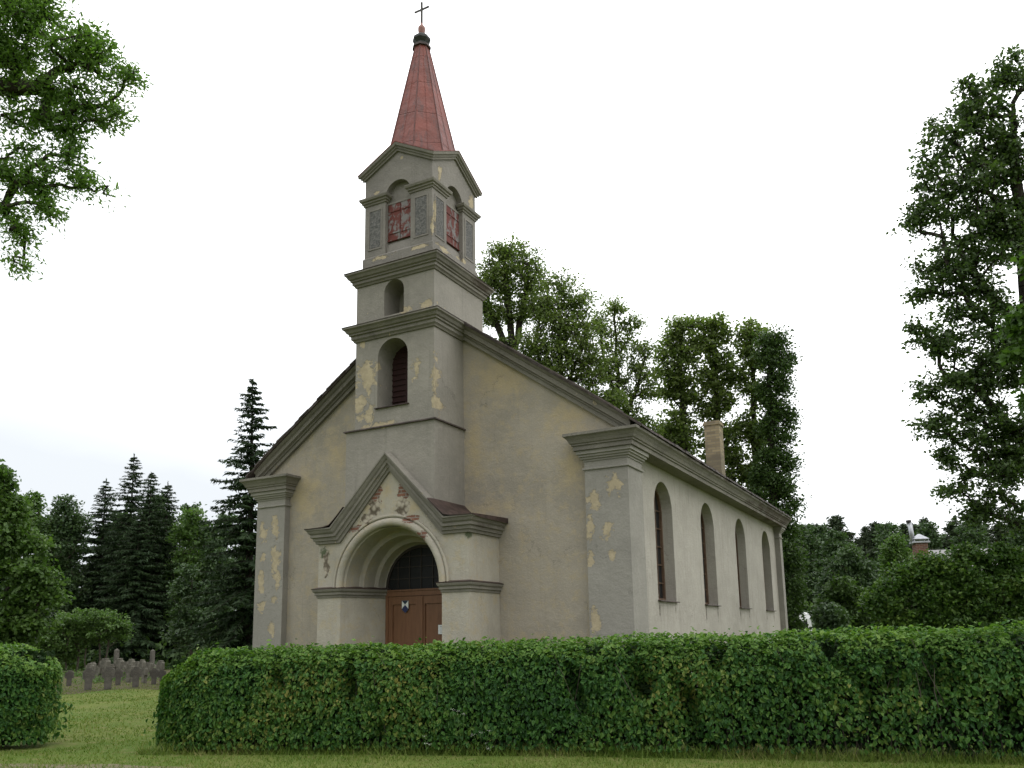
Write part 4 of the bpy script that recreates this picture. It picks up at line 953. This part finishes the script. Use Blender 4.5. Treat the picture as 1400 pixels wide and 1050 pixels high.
# ---- conifers
def make_spruce(name, label, loc, H, R, group=None, dens=1.0, low=0.04, seed=1, ragged=0.25):
    rg = np.random.default_rng(seed); root = thing(name, label, 'tree', loc, 0, group)
    mb = MB(); zs = np.linspace(0, H, 12); bend = rg.normal(size=2) * .12
    cx = lambda z: np.array([bend[0] * math.sin(z / H * 3), bend[1] * math.sin(z / H * 2.2)])
    mb.tube([(*cx(z), z) for z in zs], [max(.012, .018 * H * (1 - z / H) ** .9) for z in zs], 8); mb.build('trunk', K_dark, root)
    P, N, A_, S = [], [], [], []; EA, EB, ER = [], [], []
    z = H * low
    while z < H - .05:
        t = z / H; rl = R * (1 - t) ** .72 * (0.95 if t > .12 else .78)
        nb = int(5 + 3 * (1 - t)); a0 = rg.random() * 6.28
        for b in range(nb):
            az = a0 + b * 6.28 / nb + rg.normal() * .25; L = max(.10, rl * (1 - ragged + ragged * 1.6 * rg.random())); d = np.array([math.cos(az), math.sin(az), 0]); sd = np.array([-d[1], d[0], 0])
            pitch = .55 * (t - .45) + rg.normal() * .08; m = max(3, int(L / .22)); o = np.array([*cx(z), z + rg.normal() * .06]); prev = o
            for j in range(1, m + 1):
                q = j / m; p = o + d * L * q + np.array([0, 0, L * (pitch * q - .30 * q * q + .16 * q ** 4)])
                EA.append(prev); EB.append(p); ER.append(max(.006, .02 * (1 - q))); 
                k = max(3, int(12 * dens * (1.15 - .4 * q)))
                for _ in range(k):
                    tl = min(.07 + .45 * L, .16 + .105 * L * (1 - q * .5)) * (.5 + rg.random()); side = rg.choice((-1, 1)); tw = d * (.5 + .4 * rg.random()) + sd * side * (.5 + rg.random()) + np.array([0, 0, -.35 - .5 * rg.random()])
                    tw /= np.linalg.norm(tw); P.append(prev + (p - prev) * rg.random() + tw * tl * .5); A_.append(tw); N.append(np.array([0, 0, 1.0]) + rg.normal(size=3) * .55); S.append(tl)
                prev = p
        z += (.22 + .25 * (1 - t)) * (.8 + .4 * rg.random()) * max(.55, H / 13)
    # leader
    for _ in range(10):
        P.append(np.array([*cx(H), H - .25 + .3 * rg.random()])); A_.append(rg.normal(size=3) * .25 + np.array([0, 0, 1.])); N.append(rg.normal(size=3) * [1, 1, .1]); S.append(.26)
    V, F = leaf_geo(np.array(P), np.array(N), np.array(A_), np.array(S), .26, 'quad', .18)
    V2, F2 = tubes_np(np.array(EA), np.array(EB), np.array(ER), np.array(ER), 4)
    np_mesh('crown', np.concatenate([V, V2]), np.concatenate([F, F2 + len(V)]), [L_spruce, K_dark], root, False, np.r_[np.zeros(len(F)), np.ones(len(F2))])
    return root

def zat(u, v, D):
    q = gnd(u, D) - CAM; k = (PY - v) / FPX
    return float((k * q.dot(FW) - q.dot(UP)) / (UP[2] - k * FW[2]))
def spr(u, vt, D, R, label, seed, **k): return make_spruce('spruce_tree', label, gnd(u, D), zat(u, vt, D), R, seed=seed, **k)
spr(335, 522, 33, 2.9, 'tall dark spruce standing alone left of the church front', 3, dens=1.15, ragged=.4)
spr(125, 656, 57, 4.0, 'dark spruce with a thin tip, leftmost of the spruce clump', 11)
spr(163, 622, 55, 4.1, 'dark spruce with the highest tip in the clump behind the graves', 12)
spr(196, 648, 54, 4.0, 'dark spruce just right of the highest tip in the clump', 13)
spr(217, 660, 56, 3.8, 'dark spruce with a narrow spiky tip at the right of the clump', 14)
spr(182, 700, 52, 3.6, 'shorter dark spruce in front of the spruce clump', 15)

# ---- broadleaf trees on the left
D = 29
make_tree('maple_tree', 'large leafy maple at the left picture edge, behind the rounded hedge', 'tree', [[gnd(-20, D), at(-10, 800, D), at(-5, 720, D), at(-10, 640, D)]],
    px_blobs([(0, 655, 22, 26), (-30, 650, 30, 40), (20, 690, 24, 24), (10, 730, 36, 26), (50, 745, 20, 18), (30, 775, 40, 22), (65, 785, 20, 18), (35, 815, 42, 26), (75, 812, 16, 16), (10, 850, 40, 26), (50, 855, 34, 22), (-40, 750, 50, 60), (-30, 840, 40, 40), (20, 880, 40, 20)], D, .8),
    L_birch, K_dark, nclus=260, nleaf=110, lsize=.15, crad=.66, rtrunk=.22, aspect=.7, flat=.5, rise=.3, droop=.3)
D = 55
for (lab, blobs, tr, lf) in (
    ('pale loose birch crown between the maple and the spruce clump', [(40, 690, 14, 22), (52, 720, 18, 20), (30, 730, 20, 24), (70, 735, 14, 24), (62, 770, 20, 26)], (52, 680), L_birch),
    ('rounded mid green tree left of the leftmost spruce', [(92, 690, 14, 16), (80, 715, 20, 22), (104, 715, 16, 22), (92, 750, 26, 26), (90, 800, 30, 40)], (92, 680), L_grey),
    ('light green tree between the spruce clump and the lone spruce', [(262, 705, 12, 14), (248, 730, 14, 18), (275, 730, 14, 20), (258, 765, 24, 26), (240, 790, 16, 22), (275, 795, 18, 26), (258, 835, 34, 34)], (258, 700), L_birch),
    ('grey green tree close left of the lone spruce', [(285, 735, 12, 18), (295, 770, 16, 24), (290, 820, 20, 36), (300, 860, 20, 20)], (288, 730), L_grey)):
    make_tree('broadleaf_tree', lab, 'tree', [[gnd(tr[0], D), at(tr[0], 800, D), at(tr[0], tr[1] + 20, D)]], px_blobs(blobs, D, 1.0), lf, K_grey, nclus=170, nleaf=70, lsize=.2, crad=.8, rtrunk=.16, twig=.02, rise=.6)
D = 38
make_tree('sapling', 'slender light green sapling in front of the grey green tree', 'tree', [[gnd(262, D), at(262, 850, D), at(260, 780, D)]],
    px_blobs([(258, 775, 12, 14), (248, 805, 18, 16), (270, 810, 16, 18), (255, 840, 24, 18), (280, 850, 18, 16), (240, 865, 18, 14), (272, 872, 24, 12)], D, .9), L_grey, K_grey, nclus=120, nleaf=50, lsize=.15, crad=.5, rtrunk=.07, twig=.008, rise=.6)
D = 45
make_tree('shrub', 'spreading many-stemmed shrub overhanging the grave plot', 'shrub', [[gnd(104 + k * 13, D), at(104 + k * 14 + random.uniform(-5, 5), 885, D), at(100 + k * 17, 862, D)] for k in (0, -1, 1, 2, 3, -2)],
    px_blobs([(70, 862, 30, 16), (100, 848, 30, 16), (130, 842, 26, 14), (155, 850, 22, 14), (165, 865, 14, 12), (95, 872, 34, 14), (130, 868, 26, 12), (55, 880, 24, 14), (85, 893, 22, 12)], D, 1.0), L_birch, K_grey, nclus=210, nleaf=80, lsize=.14, crad=.5, rtrunk=.07, twig=.008, rise=.6)

# far wood behind, left: one crown model, copied
D = 70
w1 = make_tree('woodland_tree', 'leafy tree in the wood beyond the grave plot', 'tree', [[gnd(20, D), at(20, 760, D), at(20, 700, D)]], px_blobs([(20, 690, 12, 14), (8, 715, 16, 18), (32, 715, 16, 18), (20, 745, 24, 24), (5, 780, 20, 26), (38, 785, 20, 28), (20, 825, 30, 34), (20, 860, 28, 16)], D, 1.0),
    L_grey, K_grey, 'trees in the wood beyond the grave plot', nclus=170, nleaf=48, lsize=.36, crad=1.1, rtrunk=.2, twig=.03, rise=.5)
for i, (u, dd, sc) in enumerate(((70, 66, .9), (118, 72, .95), (165, 70, 1.0), (215, 68, .9), (245, 64, .92), (300, 70, .95), (330, 66, .85), (140, 80, 1.0), (275, 82, 1.05), (-25, 66, 1.0), (365, 76, .95), (45, 58, .65), (105, 57, .6), (310, 57, .6), (345, 55, .55), (235, 60, .6))):
    c = copy_tree(w1); g_ = gnd(u, dd); c.location = g_; c.rotation_euler = (0, 0, i * 1.3); c.scale = (sc, sc, sc * (0.92 + .16 * random.random()))

# far pines, right
def make_pine(u, D, H, seed):
    global RNG
    RNG = np.random.default_rng(seed); g_ = gnd(u, D); bl = []
    for k in range(15):
        t = k / 14; z = H * (.42 + .56 * t); r = (1 - t) ** .6 * H * .15 + .35
        a = RNG.random() * 6.28; o = r * .55 * (1 - t * .6)
        bl.append((g_ + np.array([math.cos(a) * o, math.sin(a) * o, z]), (r, r, H * .045), 1 + r))
    return make_tree('pine_tree', 'dark pine on the far skyline right of the church', 'tree', [[g_, g_ + np.array([.1, .1, H * .5]), g_ + np.array([0, 0, H * .97])]], bl, L_pine, K_pine, 'pines along the far skyline', nclus=110, nleaf=48, lsize=.55, crad=1.0, rtrunk=.2, aspect=.28, rise=.1, twig=.04, shell=.45)
PV = [make_pine(1125, 92, zat(1125, 719, 92), 21), make_pine(1158, 90, zat(1158, 708, 90), 22), make_pine(1212, 94, zat(1212, 714, 94), 23)]
RNG = np.random.default_rng(99)
PS = [(1105, 728, 96), (1140, 730, 98), (1172, 724, 92), (1186, 731, 97), (1198, 722, 95), (1226, 724, 93), (1240, 733, 97), (1252, 726, 99), (1266, 728, 95), (1280, 722, 93), (1293, 727, 96), (1305, 735, 98), (1320, 720, 94), (1340, 726, 96), (1362, 722, 97), (1384, 728, 94), (1405, 724, 96), (1118, 733, 104), (1166, 735, 106), (1215, 735, 105), (1262, 738, 106), (1310, 738, 105), (1090, 732, 100)]
HT = [float(max((ch.bound_box[i][2] for ch in p.children for i in range(8)))) for p in PV]
for i, (u, vt, dd) in enumerate(PS):
    j = i % 3; c = copy_tree(PV[j]); c.location = gnd(u, dd); s = zat(u, vt - 9 + random.uniform(-9, 12), dd) / HT[j]; k = .62 + .4 * random.random(); c.scale = (s * k, s * k, s); c.rotation_euler = (0, 0, i * 2.1)

# lower leafy trees filling the foot of that skyline
for i, (u, dd, sc) in enumerate(((1098, 84, .95), (1128, 82, .9), (1152, 86, 1.0), (1178, 83, .88), (1204, 85, .95), (1232, 84, .9), (1258, 86, 1.0), (1286, 84, .95), (1316, 85, 1.0), (1346, 83, .95), (1376, 86, 1.0), (1404, 84, .95))):
    c = copy_tree(w1); c.location = gnd(u, dd); c.rotation_euler = (0, 0, i * 1.7); c.scale = (sc, sc, sc * .93)
    c['label'] = 'leafy tree below the pine skyline, far off right of the church'; c['group'] = 'leafy trees below the pine skyline'
# middle distance, right
D = 40
for lab, tr, blobs, lf, dd in (
    ('grey green tree right of the ivy column, behind the hedge', (1160, 755), [(1160, 760, 18, 14), (1140, 775, 18, 16), (1180, 778, 18, 16), (1155, 800, 30, 20), (1190, 800, 16, 18), (1130, 805, 14, 20), (1170, 830, 36, 24), (1142, 840, 14, 22)], L_grey, 40),
    ('small pale green tree left of the brick house chimney', (1224, 735), [(1224, 742, 8, 12), (1218, 758, 12, 12), (1232, 760, 10, 12), (1224, 778, 16, 16), (1222, 805, 20, 18)], L_birch, 46),
    ('dark low bush at the foot of the grey green tree', (1150, 800), [(1150, 805, 20, 16), (1170, 820, 24, 18), (1135, 830, 16, 18), (1155, 845, 30, 18), (1185, 845, 20, 18)], L_ivy, 33),
    ('low leafy bush beside the white van', (1136, 830), [(1134, 838, 9, 12), (1138, 855, 12, 14), (1132, 868, 10, 10)], L_grey, 31)):
    make_tree('bush' if 'bush' in lab else 'broadleaf_tree', lab, 'bush' if 'bush' in lab else 'tree', [[gnd(tr[0], dd), at(tr[0], 840, dd), at(tr[0], tr[1] + 12, dd)]], px_blobs(blobs, dd, 1.0), lf, K_grey, nclus=170, nleaf=80, lsize=.16, crad=.62, rtrunk=.12, twig=.012, rise=.5)
D = 22
make_tree('bush', 'big rounded lilac bush behind the hedge, below the right tree', 'bush', [[gnd(1270 + k * 24, D), at(1268 + k * 26, 850, D), at(1262 + k * 30, 815, D)] for k in (0, 1, 2, 3, 4, -1)],
    px_blobs([(1215, 800, 18, 16), (1238, 780, 16, 14), (1262, 772, 14, 18), (1285, 772, 22, 16), (1318, 756, 14, 14), (1340, 760, 16, 12), (1366, 753, 14, 12), (1392, 760, 18, 12), (1300, 775, 26, 14), (1378, 775, 30, 14), (1196, 822, 14, 18), (1215, 825, 24, 22), (1260, 805, 34, 24), (1310, 795, 40, 26), (1365, 795, 40, 26), (1410, 800, 34, 30), (1240, 845, 36, 20), (1300, 845, 44, 22), (1370, 845, 44, 22), (1330, 825, 40, 20), (1290, 828, 34, 18), (1385, 822, 36, 20), (1430, 840, 30, 30), (1450, 780, 30, 30)], D, .9),
    L_bush, K_dark, nclus=600, nleaf=95, lsize=.105, crad=.42, rtrunk=.07, twig=.008, rise=.5)

# ================================================================== HOUSE AND VAN BEYOND THE BUSH
hb = gnd(1335, 40); house = thing('house', 'low house with pale roof and brick chimney, half hidden by the bush', 'house', hb, YAW - .12)
mb = MB(); mb.box(-1.7, 7.6, 0, 6.2, 0, 3.3)
for s in (-0.5, 7.6): mb.poly([(s, 0, 3.3), (s, 6.2, 3.3), (s, 3.1, 5.6)])
mb.build('wall', simple('house wall', (.17, .15, .12), .9, .15, 3), house)
n = NT('pale corrugated roof'); nv = n.obj(); wv = n.n('TexWave', Vector=nv, Scale=6.0, Distortion=0.3).outputs[0]
m_pr = n.done(n.mix(n.noise(nv, 3, 5), (.36, .35, .34), (.22, .22, .22)), .7, n.bump(wv, .6, .04), spec=.2)
mb = MB()
for s in (-1, 1):
    y0 = 3.1 + s * 3.6; mb.prism([(-0.75, y0, 3.06), (-0.75, y0, 3.15), (-0.75, 3.1, 5.76), (-0.75, 3.1, 5.67)], (8.6, 0, 0))
mb.build('roof', m_pr, house)
n = NT('red house brick'); nv = n.obj(); sp = n.n('SeparateXYZ', Vector=nv)
br = n.n('TexBrick', Vector=n.n('CombineXYZ', X=n.math('ADD', sp.outputs[0], sp.outputs[1]), Y=sp.outputs[2]).outputs[0], Color1=(.145, .068, .05), Color2=(.085, .048, .04), Mortar=(.2, .16, .13), Scale=1.0, Mortar_Size=.01, Brick_Width=.26, Row_Height=.085)
m_rb = n.done(br.outputs[0], .9, n.bump(br.outputs['Fac'], -.4, .02), spec=.1)
mb = MB(); cx0 = -1.25; cyy = 2.2; mb.box(cx0 - .29, cx0 + .29, cyy - .3, cyy + .3, 2.8, 6.05)
ch = mb.build('chimney', m_rb, house)
m_zn = simple('zinc sheet', (.33, .34, .36), .4, .15, 4, metallic=.5)
mb = MB(); mb.box(cx0 - .40, cx0 + .40, cyy - .37, cyy + .37, 6.05, 6.13)
for a in (-1, 1):
    for b in (-1, 1): mb.box(cx0 + a * .34 - .02, cx0 + a * .34 + .02, cyy + b * .27 - .02, cyy + b * .27 + .02, 6.13, 6.27)
mb.add([(cx0 - .38, cyy - .36, 6.25), (cx0 + .38, cyy - .36, 6.25), (cx0 + .38, cyy + .36, 6.25), (cx0 - .38, cyy + .36, 6.25), (cx0 - .05, cyy, 6.53), (cx0 + .05, cyy, 6.53)], [(0, 3, 2, 1), (0, 1, 5, 4), (2, 3, 4, 5), (1, 2, 5), (3, 0, 4)])
mb.build('chimney_cap', m_zn, ch)
mb = MB(); mb.tube([(cx0 - .30, cyy + .05, 6.0), (cx0 - .38, cyy + .05, 7.15)], .115, 14, 0); mb.tube([(cx0 - .418, cyy + .05, 7.15), (cx0 - .43, cyy + .05, 7.28)], .13, 14, 1)
mb.build('flue', [m_zn, simple('sooty flue', (.05, .04, .045), .6, .3, 6)], ch)
for s in (-0.6, 2.4, 5.6):
    mb = MB(); mb.box(s - .55, s + .55, -.05, .03, 1.0, 2.3); wf = mb.build('window', simple('white window frame', (.6, .6, .58), .6, .05), house)
    mb = MB()
    for q in (-1, 1): mb.box(s + q * .26 - .21, s + q * .26 + .21, -.056, -.04, 1.08, 2.22)
    mb.build('pane', M_glass, wf)

vb = gnd(1089, 39); van = thing('white_van', 'white van partly hidden behind the hedge and the ivy-clad tree', 'van', vb, YAW - .05)
M_van = simple('white van paint', (.62, .63, .63), .3, .05, 3, spec=.5, bump=.02); M_tyre = simple('tyre rubber', (.02, .02, .02), .8, .2)
def vprof(z, y):                                               # half width
    return .93 if z < 1.25 else .93 - .12 * (z - 1.25) / 1.25
mb = MB()
prof = [(-.02, .42), (-.06, 1.2), (.06, 2.2), (.18, 2.46), (.5, 2.52), (3.3, 2.52), (3.7, 2.42), (4.35, 1.45), (5.0, 1.2), (5.15, .9), (5.12, .42)]
rows = [[(-vprof(z, y), y, z) for y, z in prof], [(-vprof(z, y) * .82, y, z + (.03 if z > 2 else 0)) for y, z in prof], [(vprof(z, y) * .82, y, z + (.03 if z > 2 else 0)) for y, z in prof], [(vprof(z, y), y, z) for y, z in prof]]
mb.grid(rows, 0, True, False, True); body = mb.build('body', M_van, van)
mb = MB(); mb.add([(-.72, -.085, 1.28), (.72, -.085, 1.28), (.66, .02, 2.12), (-.66, .02, 2.12)], [(0, 1, 2, 3)]); mb.build('rear_window', M_glass, van)
for s in (-1, 1):
    mb = MB(); mb.add([(s * .932, 3.1, 1.42), (s * .932, 4.1, 1.42), (s * .85, 3.65, 2.2), (s * .85, 3.1, 2.2)], [(0, 1, 2, 3)]); mb.build('side_window', M_glass, van)
for s in (-1, 1):
    for y in (1.0, 4.2):
        mb = MB()
        rr = [(.0, -.1), (.2, -.11), (.32, -.1), (.335, -.05), (.335, .05), (.32, .1), (.2, .11), (0.0, .1)]
        mb.grid([[(s * .86 + o, y + r * math.cos(a), .335 + r * math.sin(a)) for a in np.linspace(0, 6.283, 21)[:-1]] for r, o in rr], 0, True, True); mb.build('wheel', M_tyre, van)
    mb = MB(); mb.box(*sorted((s * .78, s * .93)), -.075, -.02, .85, 1.22); mb.build('tail_light', simple('red tail lamp', (.3, .02, .02), .3, .1), van)
mb = MB(); mb.box(-.92, .92, -.14, .0, .38, .58); mb.build('bumper', simple('grey bumper', (.08, .08, .08), .6, .1), van)

# ================================================================== GRAVES
def stone_mat():
    n = NT('weathered grave stone'); v = n.obj(); a = n.noise(v, 7, 7, .7); b = n.noise(v, 30, 4, .7)
    col = n.mix(n.ramp(a, .3, .7), (.125, .115, .10), (.07, .066, .058)); col = n.mix(n.math('MULTIPLY', n.ramp(b, .5, .7), .5), col, (.17, .16, .13))
    return n.done(col, .95, n.bump(n.math('ADD', a, b), .6, .02), spec=.1)
M_stone = stone_mat()
M_pale = simple('pale lichened stone', (.135, .128, .105), .95, .4, 6, spec=.05)
def make_cross(name, label, loc, rz, s, group):
    t = thing(name, label, 'gravestone', loc, rz, group); mb = MB(); d = .085
    pts = [(-.115, 0), (.115, 0), (.12, .40), (.20, .42), (.205, .70), (.17, .74), (.10, .75), (.09, .82), (-.09, .82), (-.10, .75), (-.17, .74), (-.205, .70), (-.20, .42), (-.12, .40)]
    mb.prism([(x * s * 1.0, -d * s, z * s) for x, z in pts], (0, 2 * d * s, 0))
    for k in range(4):                                         # weathered name lines cut in relief, unreadable
        mb.box(-.18 * s, (.10 + .03 * (k % 2)) * s, (-d - .006) * s, -d * s + .001, (.64 - k * .055) * s, (.655 - k * .055) * s)
    mb.build('stone', M_stone, t); return t
fg = 'squat stone crosses in the front row of graves'
FR = [(94, 938, 917, 'leftmost squat stone cross of the front row, beside the rounded hedge'), (120, 944, 914, 'squat stone cross standing nearest, second from the left'), (147, 943, 912, 'squat stone cross, third from the left in the front row'),
      (161, 937, 915, 'squat stone cross set back beside the tall post'), (185, 940, 912, 'squat stone cross alone in the middle right of the front row'), (210, 936, 914, 'narrow-looking stone cross second from the long hedge'), (221, 936, 916, 'squat stone cross touching the end of the long hedge')]
def gpix(u, v): r = at(u, v, 1) - CAM; return CAM + r * (-CAM[2] / r[2]), -CAM[2] / r[2]
for (u, vb_, vt, lab) in FR:
    p, Dd = gpix(u, vb_); hh = (vb_ - vt) / FPX * Dd; make_cross('gravestone', lab, p, YAW + .35, hh / .82, fg)
M_stone_keep = M_stone; M_stone = M_pale
bk = 'small stone crosses in the back rows'
c0 = None
for u, vt, dd in ((142, 900, 36), (161, 900, 38), (172, 904.5, 42), (178, 901, 40), (176, 908, 35), (187, 904.5, 42), (193, 902, 41), (203, 905, 38), (218, 903, 39), (121, 907, 37), (126, 905, 41), (197, 912, 34), (134, 910, 36), (151, 908, 38), (210, 908, 42), (167, 909, 37)):
    hh = zat(u, vt, dd) / .82
    if c0 is None: c0 = make_cross('gravestone', 'small pale stone cross in the back rows of the plot', gnd(u, dd), YAW - .55, hh, bk); h0 = hh; continue
    c = copy_tree(c0); c.location = gnd(u, dd); c.rotation_euler = (0, random.uniform(-.07, .07), YAW - .55 + random.uniform(-.15, .15)); c.scale = (hh / h0,) * 3
M_stone = M_stone_keep
for u, vb_, vt, lab in ((157.5, 925.5, 887, 'thin grey stone post rising behind the graves, left one'), (207, 922, 888, 'thin grey stone post rising behind the graves, near the hedge end')):
    p, Dd = gpix(u, vb_); hh = (vb_ - vt) / FPX * Dd; mb = MB(); w_ = .085
    mb.box(-w_, w_, -w_, w_, 0, hh - .1); mb.add([(-w_, -w_, hh - .1), (w_, -w_, hh - .1), (w_, w_, hh - .1), (-w_, w_, hh - .1), (0, 0, hh)], [(0, 1, 4), (1, 2, 4), (2, 3, 4), (3, 0, 4)])
    mb.box(-w_ * 1.35, w_ * 1.35, -w_ * 1.35, w_ * 1.35, 0, .22); tag(mb.build('stone_post', M_stone, None, p), lab, 'post')

# ================================================================== GRASS, GROUND COVER, FLOWERS
def in_hedge(x, y):
    out = np.zeros(len(x), bool)
    for path in (main_path, left_path):
        P = np.array(path)
        for a, b in zip(P[:-1], P[1:]):
            d = b - a; L = np.linalg.norm(d); t = np.clip(((x - a[0]) * d[0] + (y - a[1]) * d[1]) / L ** 2, 0, 1)
            out |= np.hypot(x - a[0] - d[0] * t, y - a[1] - d[1] * t) < HW * .8
    return out
rg = np.random.default_rng(31)
n = 190000; Dg = 8.8 * (40 / 8.8) ** (rg.random(n) ** 1.5); lat = (rg.random(n) * 2 - 1) * .66 * Dg
X = CAM[0] + FW[0] / math.cos(PITCH) * Dg + _r[0] * lat; Y = CAM[1] + FW[1] / math.cos(PITCH) * Dg + _r[1] * lat
ok = (rg.random(n) < np.array([.62 + .75 * mnoise.noise((a_ * .55, b_ * .55, 9)) for a_, b_ in zip(X, Y)])) & ~in_hedge(X, Y) & ~((np.abs(X) < 5.2) & (Y > -1.3) & (Y < 16)); X, Y, Dg = X[ok], Y[ok], Dg[ok]; n = len(X)
cl = np.array([mnoise.noise((a * .9, b * .9, 0)) for a, b in zip(X, Y)])
h = (.022 + .035 * rg.random(n)) * (1 + .5 * cl); wd = .0035 * Dg / 9 * (1 + rg.random(n))
# taller tufts along the hedge foot
m = 9000; ss = rg.random(m); Pm = np.array(main_path); idx = np.minimum((ss * (len(Pm) - 1)).astype(int), len(Pm) - 2); tt = ss * (len(Pm) - 1) - idx
ctr_ = Pm[idx] + (Pm[idx + 1] - Pm[idx]) * tt[:, None]; dv = unit(Pm[idx + 1] - Pm[idx]); nv_ = np.stack([dv[:, 1], -dv[:, 0]], 1)
fo = ctr_ + nv_ * (HW - .22 + .26 * rg.random(m))[:, None]
X = np.r_[X, fo[:, 0]]; Y = np.r_[Y, fo[:, 1]]; h = np.r_[h, .05 + .17 * rg.random(m) ** 2]; wd = np.r_[wd, .005 + .004 * rg.random(m)]; n = len(X)
a = rg.random(n) * 6.28; ln = rg.normal(size=(n, 2)) * .5
B0 = np.stack([X - np.cos(a) * wd, Y - np.sin(a) * wd, np.zeros(n)], 1); B1 = np.stack([X + np.cos(a) * wd, Y + np.sin(a) * wd, np.zeros(n)], 1); TP = np.stack([X + ln[:, 0] * h, Y + ln[:, 1] * h, h], 1)
V = np.stack([B0, B1, TP], 1).reshape(-1, 3); F = np.arange(n * 3).reshape(-1, 3)
L_grass = leaf_mat('grass blades', [(0.058, 0.108, 0.015), (0.09, 0.148, 0.022), (0.135, 0.178, 0.036), (0.215, 0.195, 0.08)], .6, .25, .2, pos=.6)
g = np_mesh('grass', V, F, L_grass); tag(g, 'short mown grass with dry patches and longer tufts by the hedge', 'grass', kind='stuff')

# dark undergrowth under the wood edge
ug = []
for k in range(9000):
    u = rg.uniform(-120, 420); dd = rg.uniform(50, 66); p = gnd(u, dd); p[2] = abs(rg.normal()) * .8; ug.append(p)
for k in range(5000):
    u = rg.uniform(1095, 1240); dd = rg.uniform(44, 60); p = gnd(u, dd); p[2] = abs(rg.normal()) * 1.0; ug.append(p)
ug = np.array(ug); V, F = leaf_geo(ug, rg.normal(size=ug.shape) + [0, 0, .6], rg.normal(size=ug.shape), .25 + .25 * rg.random(len(ug)), .6)
tag(np_mesh('undergrowth', V, F, L_ivy), 'dark undergrowth along the edge of the wood', 'undergrowth', kind='stuff')

# low planting between the graves
gc = []; 
for (u, v_, k) in ((106, 925, 700), (134, 934, 500), (150, 930, 350), (172, 928, 450), (196, 925, 350), (110, 915, 600), (125, 905, 500), (90, 912, 600), (228, 915, 500), (200, 930, 150)):
    p = gpix(u, v_)[0]; q = rg.normal(size=(k, 3)) * [.55, .55, .16]; q[:, 2] = np.abs(q[:, 2]) + .03; gc.append(p + q)
gc = np.concatenate(gc); V, F = leaf_geo(gc, rg.normal(size=gc.shape) + [0, 0, .9], rg.normal(size=gc.shape), .06 + .06 * rg.random(len(gc)), .5)
tag(np_mesh('ground_cover', V, F, L_birch), 'low green plants growing between the gravestones', 'plants', kind='stuff')

# white flowering weeds at the hedge foot
M_fl = simple('white petals', (.42, .45, .38), .7, .05)
for (u, v_, lab) in ((630, 975, 'white flower heads low in the hedge, uppermost right of the middle'), (582, 1015, 'white flower heads low in the hedge, leftmost'), (657, 1002, 'white flower heads low in the hedge, small middle pair'), (665, 1020, 'white flower heads low in the hedge, above the grass'), (683, 1038, 'single white flower head at the grass edge')):
    # bearing -> point just in front of the hedge face
    Dd = 11.75; p = at(u, v_, Dd); t = thing('wild_flower', lab, 'flower', (p[0], p[1], 0)); z = max(.06, p[2])
    mb = MB(); heads = []
    for k in range(3 if v_ < 1030 else 2):
        q = np.array([rg.normal() * .07, rg.normal() * .05, z + rg.normal() * .04]); heads.append(q); mb.tube([(0, .05, 0), (q[0] * .6, q[1] * .6 + .02, z * .6), tuple(q)], .003, 5)
    mb.build('stem', L_birch, t); mb = MB()
    for q in heads:
        for j in range(9):
            o = q + rg.normal(size=3) * [.02, .02, .008]; r = .004 + .003 * rg.random(); mb.lathe(tuple(o), [(r * .4, -r * .4), (r, 0), (r * .5, r * .5)], 6)
    mb.build('blossom', M_fl, t)
